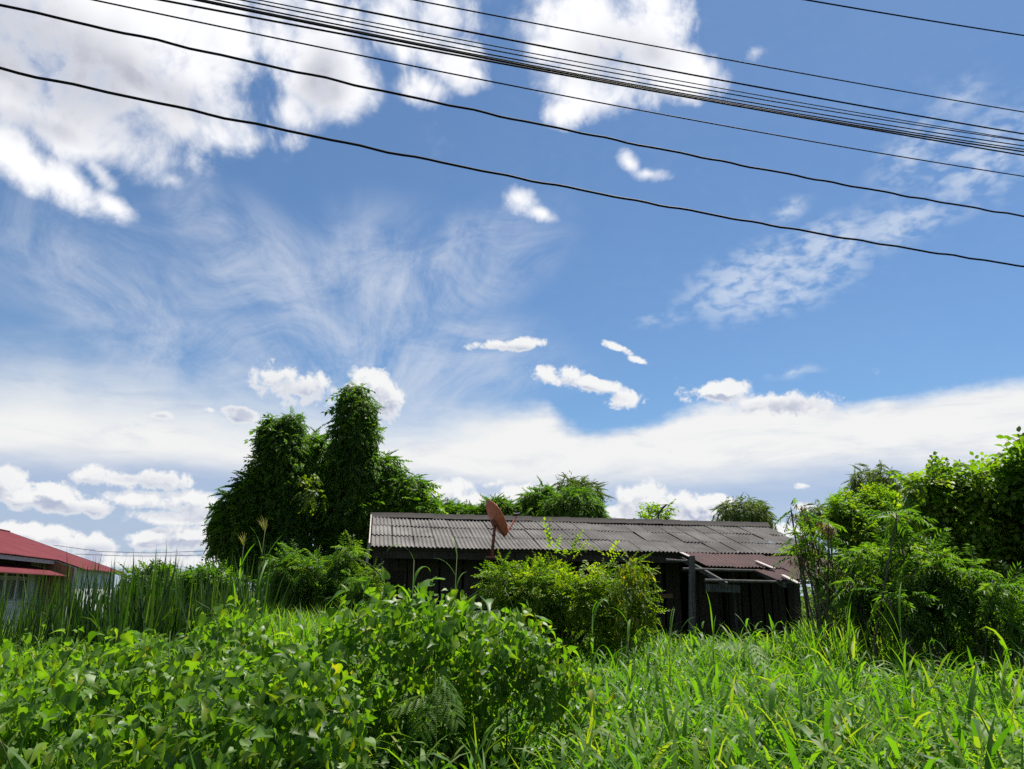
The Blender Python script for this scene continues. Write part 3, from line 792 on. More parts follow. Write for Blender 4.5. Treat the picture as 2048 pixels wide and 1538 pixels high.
# ================================================================== satellite dish
def build_dish():
    v = -.16
    u, _ = house_uv(984, 1098, v)
    base = H_O + HU * u + HV * v; base.z = EAVE_Z - .18
    t = empty('satellite_dish', base)
    tag(t, 'faded orange satellite dish on a short pole at the eave', 'satellite dish')
    D = (base - EYE).dot(FW)
    P = lambda x, y, dd=0.0: EYE + ray(x, y) * (D + dd) - base
    pole_top = P(990, 1046)
    PB().tube([(0, 0, 0), pole_top * .5 + Vector((0, 0, 0)), pole_top], .036, 10).obj('pole', M['dish_pole'], t, True)
    for f in (.28, .62):
        c = pole_top * f; PB().tube([c - Vector((0, 0, .015)), c + Vector((0, 0, .015))], .043, 10).obj('clamp', M['black'], t)
    PB().box(-.14, .14, -.05, .09, -.05, -.01).obj('base_plate', M['dish_pole'], t)
    # face direction: to the right, up and a little away from the viewer
    nrm = (R0 * .80 + Vector((0, 0, 1)) * .48 + Vector((0, 1, 0)) * .36).normalized()
    upv = (Vector((0, 0, 1)) - nrm * nrm.z).normalized(); sx = upv.cross(nrm)
    c = P(992, 1037, .05) + nrm * .02
    a, b, dep = .405, .445, .085
    V, Fc = [], []; nr, ns = 7, 40
    for layer in (0, 1):
        for i in range(nr + 1):
            f = i / nr
            for j in range(ns):
                th = 2 * math.pi * j / ns
                V.append(c + sx * (a * f * math.cos(th)) + upv * (b * f * math.sin(th)) + nrm * (dep * (f * f - 1) + .006 * layer))
    st = (nr + 1) * ns
    for layer in (0, 1):
        for i in range(nr):
            for j in range(ns):
                q = [layer * st + i * ns + j, layer * st + i * ns + (j + 1) % ns, layer * st + (i + 1) * ns + (j + 1) % ns, layer * st + (i + 1) * ns + j]
                Fc.append(q if layer else q[::-1])
    link('reflector', poly_mesh('reflector', V, Fc, M['dish'], True), t)
    rim = [c + sx * (a * math.cos(q)) + upv * (b * math.sin(q)) + nrm * .003 for q in np.linspace(0, 2 * math.pi, 41)]
    PB().tube(rim, .0085, 6).obj('rim', M['dish'], t, True)
    back = c - nrm * (dep + .02)
    PB().beam(pole_top - Vector((0, 0, .06)), back + upv * .02, .10, .12).obj('mount_bracket', M['dish_pole'], t)
    PB().beam(back - upv * .02, c - upv * (b + .03) - nrm * .02, .03, .04, nrm).obj('back_strut', M['dish_pole'], t)
    foot = c - upv * (b + .02)
    tip = P(1034, 1031, .12)
    PB().tube([foot - nrm * .03, foot + (tip - foot) * .5 - Vector((0, 0, .01)), tip], .016, 8).obj('feed_arm', M['dish'], t, True)
    ax = (c - tip).normalized()
    lnb = PB().tube([tip + Vector((0, 0, .03)) - ax * .07, tip + Vector((0, 0, .03)) + ax * .03], .03, 10).tube([tip + Vector((0, 0, .03)) + ax * .03, tip + Vector((0, 0, .03)) + ax * .07], .042, 10)
    lnb.obj('receiver_head', M['black'], t)
build_dish()

# ================================================================== red-roofed house on the left
def build_red_house():
    ZE = 3.35
    A, B = at_z(0, 1105, ZE), at_z(120, 1120, ZE)
    e = (B - A); e.z = 0; e.normalize()
    n = Vector((e.y, -e.x, 0))                   # to the right
    org = A.copy(); org.z = 0
    h = empty('red_roof_house', org, math.atan2(n.y, n.x))
    tag(h, 'white walled house with faded red corrugated roof behind the cattails', 'house')
    # local x = n (right), local y = e (away)
    loc = lambda p: ((p - org).dot(n), (p - org).dot(e), p.z)
    def hit(x, y, xl):                           # ray with plane local x = const
        d = ray(x, y); s = (xl - (EYE - org).dot(n)) / d.dot(n); return loc(EYE + d * s)
    s1 = hit(112, 1118, 0)[1]
    SLR = math.tan(math.radians(19)); XE = 1.25
    z2 = ZE - SLR * XE
    s2 = hit(246, 1139, XE)[1]
    s2 = max(s1 + 4, min(s2, s1 + 16)); XR = -5.2; ZR = ZE - SLR * XR
    def sheet(name, x0, x1, y0, y1, parent, zf, n_w):
        V, Fc = [], []; per = 4; m = n_w * per
        for i in range(m + 1):
            y = y0 + (y1 - y0) * i / m; w = .018 * math.sin(2 * math.pi * i / per)
            V += [(x0, y, zf(x0) + w), (x1, y, zf(x1) + w), (x1, y, zf(x1) + w - .02)]
        for i in range(m): Fc += [(3 * i, 3 * i + 1, 3 * i + 4, 3 * i + 3), (3 * i + 1, 3 * i + 2, 3 * i + 5, 3 * i + 4)]
        return link(name, poly_mesh(name, V, Fc, M['red_roof']), parent)
    rz = lambda x: ZE - SLR * x
    roof = PB().beam((XR, -12, ZR - .06), (XR, s2, ZR - .06), .08, .1).obj('roof', M['dark_wood'], h)
    y = -12.0
    while y < s2 - .1:                           # courses of sheet, the far part runs lower
        y1 = min(y + .98, s2)
        for x0, x1 in ((XR, -2.6), (-2.75, XE if y >= s1 - .5 else 0.0)):
            o = sheet('roof_sheet', x0, x1, y, y1 + .02, roof, rz, 6); o.location.z = random.uniform(0, .012) + (.02 if x0 == XR else 0)
        y += .98
    b = PB(); b.beam((XR, -12, ZR + .04), (XR, s2 + .05, ZR + .04), .3, .05); b.obj('ridge_cap', M['red_roof'], roof)
    PB().beam((XR, s2 + .03, ZR - .02), (XE, s2 + .03, z2 - .02), .03, .14).obj('verge_board', M['fascia'], roof)
    bs = PB().add([(XR, -12, ZR), (XR, s2, ZR), (-11.5, s2, ZE - .3), (-11.5, -12, ZE - .3)], [(0, 1, 2, 3)]); bs.obj('back_slope', M['red_roof'], roof)
    PB().beam((-.10, -12, ZE - .14), (-.10, s1 + .2, ZE - .14), .03, .17).obj('fascia_board', M['fascia'], h)
    XW = -.75
    PB().box(-11, XW, -12, s1, 0, ZE - .45).obj('wall', M['plaster'], h)
    # gap between wall head and roof, its shade drawn as a solid dark block
    def prism(x0, x1, y0, y1, za, zb, zt=.06):   # block whose top follows the roof slope
        q = [(x0, y0, za), (x1, y0, za), (x1, y1, za), (x0, y1, za), (x0, y0, rz(x0) - zt), (x1, y0, rz(x1) - zt), (x1, y1, rz(x1) - zt), (x0, y1, rz(x0) - zt)]
        return PB().add(q, [(3, 2, 1, 0), (4, 5, 6, 7), (0, 1, 5, 4), (1, 2, 6, 5), (2, 3, 7, 6), (3, 0, 4, 7)])
    prism(XR, XW - .3, -12, s1, ZE - .45, 0).obj('roof_void', M['dark_wood'], h)
    # far block that stands further out
    X2 = XE - .35
    prism(XR, X2, s1 + .3, s2 - .4, 0, 0).obj('wall', M['plaster'], h)
    # awning over the windows
    aw = lambda x: 2.98 - .30 * (x - XW)
    awn = PB().beam((XW + .1, -12, 2.86), (XW + .1, s1 - .6, 2.86), .05, .06).obj('awning', M['dark_wood'], h)
    y = -12.0
    while y < s1 - .6:
        sheet('awning_sheet', XW, XW + 1.3, y, y + .99, awn, aw, 6); y += .98
    # louvred windows with a vent row above and a sill under them
    y = hit(0, 1180, XW)[1] - 4
    while y < s1 - 1.4:
        w = PB().box(XW + .002, XW + .04, y, y + .06, 1.45, 2.42).box(XW + .002, XW + .04, y + 1.14, y + 1.2, 1.45, 2.42).box(XW + .002, XW + .04, y + .06, y + 1.14, 2.36, 2.42).box(XW + .002, XW + .04, y + .06, y + 1.14, 1.45, 1.50).obj('window', M['fascia'], h)
        for k in range(9):
            z = 1.55 + k * .092
            PB().beam((XW + .03, y + .07, z), (XW + .03, y + 1.13, z), .008, .10, (.6, 0, .8)).obj('pane', M['glass'], w)
        PB().box(XW + .002, XW + .09, y - .05, y + 1.25, 1.38, 1.445).obj('sill', M['plaster'], w)
        for k in range(6):
            PB().box(XW + .002, XW + .02, y + .05 + k * .19, y + .17 + k * .19, 2.50, 2.60).obj('vent_dark_slab', M['black'], w)  # black slabs stand in for the darkness inside the vents
        y += 1.5
    yc = s1 + (s2 - s1) * .45
    w = PB().box(X2 + .002, X2 + .035, yc, yc + .05, 1.5, 2.3).box(X2 + .002, X2 + .035, yc + .85, yc + .9, 1.5, 2.3).box(X2 + .002, X2 + .035, yc + .05, yc + .85, 2.25, 2.3).obj('window', M['fascia'], h)
    for k in range(8): PB().beam((X2 + .02, yc + .06, 1.56 + k * .09), (X2 + .02, yc + .84, 1.56 + k * .09), .008, .09, (.6, 0, .8)).obj('pane', M['glass'], w)
    # wall of the far block that faces the camera
    fy = s1 + .3 - .003
    prism(-.6, X2 - .1, fy - .02, fy, .1, 0, .1).obj('plank_infill', M['brown_board'], h)
build_red_house()

# ================================================================== overhead cables
def build_cables():
    cu, cn = Vector((math.sin(math.radians(70)), math.cos(math.radians(70)), 0)), Vector((-math.cos(math.radians(70)), math.sin(math.radians(70)), 0))
    same = 'thin straight black cable of the close bundle overhead'
    spec = [
        ([(0, 137), (258, 194), (500, 244), (800, 309), (1100, 369), (1500, 444), (1691, 474), (2048, 533)], 5.9, .0115, .0045, 'wavy black overhead cable, lowest of them all', None),
        ([(0, 9), (400, 100), (800, 189), (1100, 254), (1500, 335), (1690, 367), (2048, 433)], 5.9, .0115, .0045, 'wavy black overhead cable, second lowest of them all', None),
        ([(185, 0), (400, 43), (800, 128), (1100, 187), (1500, 260), (1725, 300), (2048, 353)], 6.3, .0075, 0, 'thin taut overhead cable between the wavy pair and the bundle', None),
        ([(320, 0), (500, 33), (700, 70), (1100, 147), (1500, 216), (1648, 242), (2048, 311)], 6.35, .0105, 0, same, 1),
        ([(388, 0), (500, 21), (700, 61), (1100, 145), (1500, 213), (1648, 239), (2048, 304)], 6.5, .011, 0, same, 1),
        ([(380, -4), (500, 18), (700, 58), (1100, 141), (1500, 209), (1648, 236), (2048, 299)], 6.55, .0085, 0, same, 1),
        ([(430, 0), (560, 25), (700, 54), (1100, 133), (1500, 204), (1648, 229), (2048, 292)], 6.6, .008, 0, same, 1),
        ([(483, 0), (600, 23), (700, 44), (1100, 123), (1500, 199), (1648, 215), (2048, 283)], 6.7, .0075, 0, same, 1),
        ([(523, 0), (700, 37), (1100, 114), (1500, 188), (1648, 212), (2048, 281)], 6.8, .0065, 0, same, 1),
        ([(615, 0), (700, 16), (800, 36), (1100, 96), (1500, 171), (1648, 198), (2048, 268)], 6.9, .0115, 0, 'thick twisted overhead cable just above the bundle', None),
        ([(825, 0), (1100, 51), (1500, 128), (1648, 155), (2048, 224)], 7.0, .009, 0, 'single overhead cable well above the bundle', None),
        ([(1658, 0), (1848, 38), (2048, 81)], 7.2, .012, 0, 'overhead cable crossing the sky by itself, highest of them all', None),
    ]
    for pts, D, rr, wig, label, grp in spec:
        s, z = [], []
        for x, y in pts:
            d = ray(x, y); p = EYE + d * (D / d.dot(cn)); s.append(p.dot(cu)); z.append(p.z)
        co = np.polyfit(s, z, 2 if len(pts) > 3 else 1)
        if len(pts) <= 3: co = np.array([.0022, *co]); co[2] -= .0022 * np.mean(s) ** 2; co[1] -= 0
        s0, s1 = min(s) - 12, max(s) + 16
        ss = np.arange(s0, s1, .12 if wig else .5)
        zz = np.polyval(co, ss)
        ph = random.uniform(0, 6)
        P = []
        for a, b in zip(ss, zz):
            w = wig * (math.sin(a * 9.3 + ph) + .6 * math.sin(a * 14.1 + 2 * ph) + .5 * math.sin(a * 5.1)) if wig else 0
            P.append(cn * D + cu * a + Vector((0, 0, b + w)))
        mid = P[len(P) // 2]
        b = PB().tube([p - mid for p in P], rr, 6)
        o = b.obj('overhead_cable', M['cable'], None, True); o.location = mid
        tag(o, label, 'cable', 'bundled cables' if grp else None)
    # two far lines low over the left horizon and their stub pole
    for k, (pts, lab) in enumerate((([(105, 1090), (200, 1103), (300, 1106), (440, 1101)], 'far thin power line over the cattails, upper of two'), ([(150, 1108), (250, 1112), (340, 1112), (440, 1109)], 'far thin power line over the cattails, lower of two'))):
        P = [at_y(x, y, 75) for x, y in pts]; mid = P[1].copy()
        o = PB().tube([p - mid for p in P], .022, 5).obj('far_power_line', M['cable']); o.location = mid
        tag(o, lab, 'cable')
build_cables()

# ================================================================== trees and shrubs
SP_PIN = [spray(9, .30, .30, drop=.55, pairs=True, seed=s, ang=50) for s in range(3)]
SP_BRD = [spray(9, .34, .5, drop=.35, seed=10 + s, leaf=leaf2(.55, .08, .15), ang=60) for s in range(3)]
SP_OV = [spray(7, .36, .5, drop=.35, seed=20 + s, leaf=leaf4(.6, .08, .2), ang=60) for s in range(3)]
SP_EUC = [spray(8, .42, .2, drop=.9, seed=30 + s, leaf=leaf2(.2, .04, .2), ang=38) for s in range(3)]
SP_SML = [spray(12, .17, .5, drop=.2, seed=40 + s, leaf=leaf2(.62, .08, .1), ang=55) for s in range(3)]
def bipinnate(seed, pin=6, lfl=7):
    """leucaena / mimosa frond, unit length: rachis, paired pinnae, rows of fine leaflets"""
    r = np.random.default_rng(seed); V, T, v = [], [], []
    def tri(a, b, c, q):
        k = len(V); V.extend([a, b, c]); T.append((k, k + 1, k + 2)); v.extend([q] * 3)
    for i in range(pin):
        s = .25 + .72 * i / (pin - 1); base = np.array([0, s, -.30 * s * s])
        for side in (-1, 1):
            a = math.radians(58 - 22 * i / pin + r.uniform(-6, 6)) * side
            L = .42 * (1 - .35 * abs(s - .55) * 2) * r.uniform(.85, 1.1)
            for j in range(lfl):
                q = (j + .6) / lfl
                d = np.array([math.sin(a), math.cos(a), -.35 * q - .1]); p = base + d * L * q
                for s2 in (-1, 1):
                    b = a + s2 * math.radians(68)
                    e = np.array([math.sin(b), math.cos(b), -.25]); w = L * .34 * (1 - .4 * abs(q - .4))
                    tri(p, p + e * w * .5 + d * w * .42, p + e * w - d * 0.0 + d * .12 * w, r.uniform(-.08, .08))
            tri(base, base + np.array([.006, 0, 0]), base + np.array([math.sin(a), math.cos(a), -.45]) * L, -.1)
    tri(np.array([-.008, 0, 0]), np.array([.008, 0, 0]), np.array([0, 1, -.3]), -.1)
    return np.array(V, float), np.array(T), np.array(v)
SP_BIP = [spray(8, .36, .2, drop=.4, pairs=True, leaf=leaf2(.2, .05, .25), seed=50 + s, ang=56) for s in range(4)]
SP_BIP_S = [bipinnate(55 + s, 5, 4) for s in range(2)]

def tree(name, label, cat, blobs, layers, trunk_r=.12, group=None, base=None, seed=1, limbs=True, bark='bark', crown_name='crown'):
    """blobs: list of (centre, radii); layers: (n, templates, size, material, kw[, own blobs])"""
    r = np.random.default_rng(seed)
    C = np.array([b[0] for b in blobs])
    if base is None: base = (C[:, 0].mean(), C[:, 1].mean(), 0)
    base = np.array(base, float)
    root = tag(empty(name, base), label, cat, group)
    top = C[C[:, 2].argmax()]
    pb = PB(); b0 = np.zeros(3)
    mid = (top - base) * np.array([.5, .5, .45]); mid[:2] += r.normal(0, .15, 2)
    tp = (top - base)
    pb.tube([b0 + (0, 0, -.1), mid * .5 + (0.05, 0, 0), mid, (mid + tp) / 2, tp], [trunk_r * 1.25, trunk_r, trunk_r * .8, trunk_r * .5, trunk_r * .15], 8)
    pb.obj('trunk', M[bark], root, True)
    if limbs:
        for b, rd in blobs:
            p = b - base
            s = mid * r.uniform(.45, 1.0)
            m = (s + p) / 2 + np.array([*r.normal(0, .12, 2), .15])
            PB().tube([s, m, p, p + unit(p - s) * rd.min() * .6], [trunk_r * .45, trunk_r * .32, trunk_r * .2, trunk_r * .06], 6).obj('limb', M[bark], root, True)
    for k, L in enumerate(layers):
        n, tm, size, mat, kw = L[:5]
        bl = L[5] if len(L) > 5 else blobs
        V, T, v = spray_crown(bl, n, tm, size, kw.pop('droop', .4), r, **kw)
        o = link(crown_name, tri_mesh(crown_name, V - base, T, M[mat], v), root)
    return root

# -- the tall creeper-clad trees behind the house's left end
Yt = 25.0
tree('creeper_clad_tree', 'tallest tree, a dark column smothered in drooping creepers behind the house', 'tree',
     px_blobs([(707, 788, 20, 22), (712, 822, 36, 40), (710, 880, 44, 55), (706, 950, 50, 66), (698, 1030, 62, 76), (738, 960, 22, 60), (716, 1110, 80, 50)], Yt),
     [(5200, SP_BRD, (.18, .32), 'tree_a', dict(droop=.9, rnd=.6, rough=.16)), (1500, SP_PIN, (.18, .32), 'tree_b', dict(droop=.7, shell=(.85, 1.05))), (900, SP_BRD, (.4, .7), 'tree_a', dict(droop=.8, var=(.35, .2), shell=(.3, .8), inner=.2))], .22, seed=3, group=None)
tree('creeper_clad_tree', 'shorter creeper smothered tree with a blunt top beside the tallest one', 'tree',
     px_blobs([(548, 862, 20, 26), (586, 850, 20, 22), (572, 895, 38, 44), (568, 965, 44, 62), (560, 1040, 56, 70), (532, 880, 12, 26), (560, 1110, 66, 50)], Yt - .8),
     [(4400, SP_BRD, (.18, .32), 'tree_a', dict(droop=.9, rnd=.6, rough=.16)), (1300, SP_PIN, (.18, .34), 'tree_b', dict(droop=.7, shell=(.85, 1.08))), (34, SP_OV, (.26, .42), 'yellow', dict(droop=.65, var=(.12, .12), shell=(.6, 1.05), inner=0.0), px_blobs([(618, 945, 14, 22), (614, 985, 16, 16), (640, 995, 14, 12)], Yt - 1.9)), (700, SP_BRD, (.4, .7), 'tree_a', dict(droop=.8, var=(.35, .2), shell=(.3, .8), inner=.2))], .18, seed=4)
tree('feathery_tree', 'pale feathery leaved tree rising between the two creeper columns', 'tree',
     px_blobs([(628, 892, 22, 22), (612, 925, 24, 34), (648, 920, 24, 34), (640, 990, 44, 56)], Yt + 1.2),
     [(1100, SP_PIN, (.3, .55), 'tree_b', dict(droop=.55, rough=.35))], .12, seed=5)
tree('creeper_thicket', 'low creeper covered tree sloping down at the left of the columns', 'tree',
     px_blobs([(505, 990, 28, 40), (468, 1020, 28, 30), (456, 1065, 26, 40), (490, 1080, 40, 46), (520, 940, 12, 22)], Yt - 1.2),
     [(3200, SP_BRD, (.22, .4), 'tree_a', dict(droop=.6, var=(.55, .25))), (600, SP_PIN, (.3, .55), 'tree_b', dict(droop=.5))], .12, seed=7)
tree('bright_creeper_tree', 'sunlit bright green tree sloping from the tallest column to the roof', 'tree',
     px_blobs([(770, 950, 20, 36), (785, 990, 36, 36), (826, 980, 24, 24), (765, 1030, 46, 44), (830, 1020, 42, 28), (745, 1000, 24, 46)], Yt + .4),
     [(2900, SP_PIN, (.24, .42), 'tree_b', dict(droop=.5, rough=.3)), (500, SP_BRD, (.35, .6), 'tree_b', dict(droop=.5))], .12, seed=8)
# -- behind the roof
tree('bamboo_thicket', 'low bright bush line showing above the ridge beside the dish', 'bush',
     px_blobs([(880, 1028, 34, 20), (915, 1032, 34, 16), (950, 1036, 30, 14)], 27),
     [(1500, SP_PIN, (.22, .4), 'tree_b', dict(droop=.4, rough=.35))], .06, seed=9)
tree('bamboo_thicket', 'leafy thicket standing right behind the satellite dish', 'bush',
     px_blobs([(985, 1022, 26, 24), (1008, 1022, 22, 24), (965, 1034, 24, 14), (1030, 1040, 24, 12)], 27),
     [(1300, SP_PIN, (.22, .4), 'tree_b', dict(droop=.45, rough=.4))], .06, seed=10)
tree('feathery_shrub', 'ragged feathery shrub above the ridge to the right of the dish', 'shrub',
     px_blobs([(1062, 1010, 22, 24), (1085, 1005, 24, 30), (1065, 1032, 34, 20), (1105, 1020, 26, 24)], 27),
     [(1500, SP_PIN, (.22, .42), 'tree_b', dict(droop=.55, rough=.45))], .06, seed=11)
tree('creeper_dome', 'rounded creeper dome above the ridge with a bare twiggy top behind', 'bush',
     px_blobs([(1155, 1018, 42, 34), (1120, 1025, 30, 26), (1185, 1032, 22, 22)], 26),
     [(2600, SP_PIN, (.2, .36), 'tree_b', dict(droop=.7, rough=.12))], .06, seed=12)
tree('sparse_tree', 'thin dark leaved tree peeping over the creeper dome', 'tree',
     px_blobs([(1135, 972, 14, 14), (1160, 984, 34, 18), (1180, 990, 18, 14)], 32),
     [(330, SP_EUC, (.28, .5), 'tree_c', dict(droop=.1, rough=.4, var=(.2, .15), shell=(.2, 1.1), inner=.0))], .06, seed=13)
tree('gum_tree', 'far round headed grey green tree behind the ridge end', 'tree',
     px_blobs([(1488, 1022, 38, 26), (1460, 1034, 26, 22), (1515, 1036, 26, 24), (1530, 1052, 20, 18)], 48),
     [(1300, SP_EUC, (.3, .52), 'tree_c', dict(droop=.45, rough=.25, shell=(.4, 1.08), inner=.3))], .15, seed=14)
b_ = px_blobs([(1305, 1036, 22, 14), (1318, 1030, 18, 12), (1290, 1044, 18, 10)], 26)
tree('climbing_shrub', 'sprawling leafy shrub over the ridge around the bare antenna mast', 'shrub', b_,
     [(150, SP_OV, (.25, .42), 'olive', dict(droop=.2, rough=.4, shell=(.2, 1.1), inner=0.0))], .04, seed=15)
def antenna():
    Y = 25.6; a, b, c, d = (at_y(*p, Y) for p in ((1317, 1044), (1317, 1026), (1333, 1009), (1312, 1011)))
    base = a.copy(); base.z = 0
    t = tag(empty('antenna_mast', base), 'bare bent antenna mast sticking up above the ridge', 'antenna')
    PB().tube([(0, 0, 0), a - base, b - base], [.03, .028, .025], 6).obj('mast', M['dark_wood'], t)
    PB().tube([b - base, c - base], [.03, .03], 6).obj('boom', M['dark_wood'], t)
    PB().tube([c - base + Vector((.05, 0, .0)), d - base], [.014, .01], 5).obj('rod', M['dark_wood'], t)
antenna()
# -- right-hand side
tree('creeper_clad_tree', 'big broad leaved creeper mass with curling shoots at the right side', 'tree',
     px_blobs(lumpy([(1850, 1010, 36, 36), (1865, 965, 28, 24), (1895, 975, 40, 34), (1955, 976, 46, 36), (2020, 968, 44, 42), (1890, 1030, 48, 46), (1965, 1040, 66, 56), (2050, 1040, 66, 76), (1945, 1115, 62, 56), (2030, 1130, 74, 66), (2110, 1100, 70, 110), (2010, 1210, 84, 56)], 3, 5), 13.2),
     [(4300, SP_OV, (.21, .40), 'olive', dict(droop=.35, var=(.55, .3), rough=.25)), (300, SP_BRD, (.3, .5), 'tree_a', dict(droop=.5, shell=(.3, .8), inner=.2)), (70, SP_SML, (.3, .5), 'olive', dict(droop=-.4, rough=.3, shell=(.95, 1.08)))], .16, seed=16)
tree('coarse_leaved_tree', 'dark coarse leaved tree jutting up behind the creeper mass', 'tree',
     px_blobs([(2052, 930, 10, 12), (2080, 925, 26, 22), (2066, 970, 26, 26)], 12.4),
     [(260, SP_OV, (.3, .5), 'olive', dict(droop=-.1, var=(.3, .2)))], .08, seed=17)
tree('olive_green_tree', 'rounded olive green tree beyond the rusted lean-to', 'tree',
     px_blobs(lumpy([(1692, 1020, 30, 28), (1735, 1012, 38, 30), (1785, 1018, 38, 34), (1668, 1050, 28, 30), (1720, 1060, 56, 40), (1800, 1065, 46, 40)], 3, 6), 22),
     [(4200, SP_BRD, (.2, .38), 'olive', dict(droop=.3, var=(.45, .25), rough=.2))], .14, seed=18)
tree('wispy_tree', 'tall wispy grey tree standing beyond the olive green tree', 'tree',
     px_blobs([(1725, 962, 30, 26), (1755, 955, 28, 22), (1790, 968, 24, 20), (1740, 985, 50, 22), (1635, 1020, 22, 18), (1620, 1035, 18, 14)], 34),
     [(800, SP_EUC, (.28, .5), 'tree_c', dict(droop=.5, rough=.4, shell=(.2, 1.1), inner=.0))], .10, seed=19)
def leucaena(label, pxb, Y, n, seed, pods=0, group=None, size=(.24, .42), stems=5, mat='leucaena'):
    r = np.random.default_rng(seed)
    bl = px_blobs(lumpy(pxb, 3, seed, .55, .85), Y); C = np.array([b[0] for b in bl])
    base = np.array([C[:, 0].mean(), C[:, 1].mean(), 0])
    root = tag(empty('leucaena_shrub', base), label, 'shrub', group)
    for k in range(max(stems, len(bl))):
        c, rd = bl[k % len(bl)]
        p = c - base + r.normal(0, .25, 3) * rd
        s = np.array([*r.normal(0, .25, 2), -.05])
        m = (s * .6 + p * .4) + np.array([*r.normal(0, .1, 2), .15])
        PB().tube([s, m, p, p + np.array([0, 0, rd[2] * .7])], [.022, .018, .012, .005], 6).obj('stem', M['bark'], root, True)
    V, T, v = spray_crown(bl, n, SP_BIP, size, .35, r, var=(.5, .25), shell=(.15, 1.08), inner=0.0, rnd=.6, up=.6)
    link('crown', tri_mesh('crown', V - base, T, M[mat], v), root)
    if pods:
        P, D = crown_points(bl, pods, r, shell=(.5, 1.1), inner=.2)
        parts = []
        for p in P:                               # hanging bunches of flat pods
            m = int(r.integers(5, 11))
            az = r.uniform(0, 6.28, m)
            parts.append(blades(np.repeat((p - base)[None], m, 0), az, r.uniform(.10, .17, m), np.full(m, .016), r.uniform(2.2, 3.0, m), r.uniform(-.2, .3, m), np.clip(r.normal(.45, .3, m), 0, 1), 2, 0.6, (.5, 1, 1, .3)))
        V, T, v = join(parts)
        tag(link('seed_pods', tri_mesh('seed_pods', V, T, M['pod'], v), root), kind='stuff')
    return root
leucaena('spindly shrub hung with dry brown pods leaning over the lean-to', [(1598, 1040, 22, 24), (1625, 1072, 28, 28), (1606, 1112, 26, 26), (1655, 1140, 34, 36), (1655, 1060, 26, 30)], 13.4, 90, 21, pods=130)
leucaena('feathery shrub with arching fronds at the right end of the house', [(1750, 1105, 44, 34), (1725, 1165, 40, 36), (1780, 1175, 52, 44), (1745, 1225, 56, 40)], 12.6, 400, 22, pods=30)
leucaena('feathery shrub with big fresh fronds below the creeper mass', [(1800, 1050, 36, 28), (1835, 1105, 46, 36), (1870, 1165, 48, 44), (1815, 1215, 54, 40)], 11.6, 430, 23, pods=24)
leucaena('shaded feathery shrub under the creeper mass at the right side', [(1935, 1180, 54, 46), (2005, 1200, 54, 46), (1960, 1250, 70, 34), (2065, 1225, 46, 46)], 11.0, 480, 24)
leucaena('dark feathery thicket closing the gap behind the shelter end', [(1665, 1185, 30, 36), (1690, 1215, 40, 46), (1650, 1235, 28, 34), (1715, 1165, 40, 40), (1622, 1190, 22, 34, 6.5), (1640, 1225, 26, 30, 6.5)], 16.5, 460, 20)
leucaena('feathery shrub beyond the creeper mass towards the road', [(2180, 1150, 80, 90), (2260, 1200, 70, 70)], 11.5, 420, 32)
# low feathery shrubs left of the house
leucaena('low bright feathery shrub in front of the creeper columns', [(560, 1135, 30, 26), (605, 1128, 26, 24), (640, 1150, 40, 24), (580, 1170, 44, 20), (630, 1190, 50, 20)], 17.6, 620, 25)
leucaena('low feathery shrub against the house corner', [(690, 1118, 24, 22), (665, 1140, 34, 26), (704, 1165, 18, 26), (680, 1195, 40, 22)], 17.2, 520, 26)
tree('small_leaved_bush', 'small dark bush at the left corner of the house', 'bush',
     px_blobs([(738, 1175, 22, 26), (728, 1200, 26, 24), (745, 1150, 12, 16)], 16.9), [(420, SP_SML, (.16, .28), 'bush', dict(droop=.2))], .03, seed=27)
tree('round_bush', 'round green bush hidden behind the cattails', 'bush',
     px_blobs([(305, 1150, 30, 9), (330, 1156, 28, 10), (280, 1158, 26, 9)], 30), [(300, SP_BRD, (.35, .6), 'tree_a', dict(droop=.2))], .05, seed=28)
tree('creeper_heap', 'low bright creeper heap between the cattail stands', 'bush',
     px_blobs([(400, 1166, 26, 10), (436, 1158, 24, 10), (372, 1174, 26, 9)], 19), [(400, SP_BRD, (.25, .42), 'tree_b', dict(droop=.2))], .05, seed=29)
# -- bush in front of the house
bushpx = lumpy([(1010, 1185, 38, 38), (1052, 1158, 40, 24), (1100, 1145, 36, 22), (1060, 1195, 60, 40), (1130, 1175, 60, 40), (1190, 1170, 40, 32), (1160, 1220, 80, 40), (1070, 1230, 70, 36), (1215, 1205, 40, 46)], 2, 9, .75, .5) + [(1050, 1260, 80, 26), (1160, 1262, 90, 26), (1240, 1258, 50, 26)]
tree('small_leaved_bush', 'big dense small leaved bush hiding the middle of the house front', 'bush', px_blobs(bushpx, 14.6),
     [(2600, SP_BRD, (.15, .26), 'bush', dict(droop=.15, rough=.22, var=(.55, .3))), (1500, SP_SML, (.18, .32), 'bush', dict(droop=.1, rough=.22, var=(.5, .3))), (24, SP_SML, (.35, .6), 'olive', dict(droop=-.5, shell=(1.0, 1.1), var=(.8, .2)), px_blobs([(1110, 1115, 40, 20), (1170, 1120, 40, 20), (1200, 1125, 30, 20)], 14.4))], .05, seed=30)

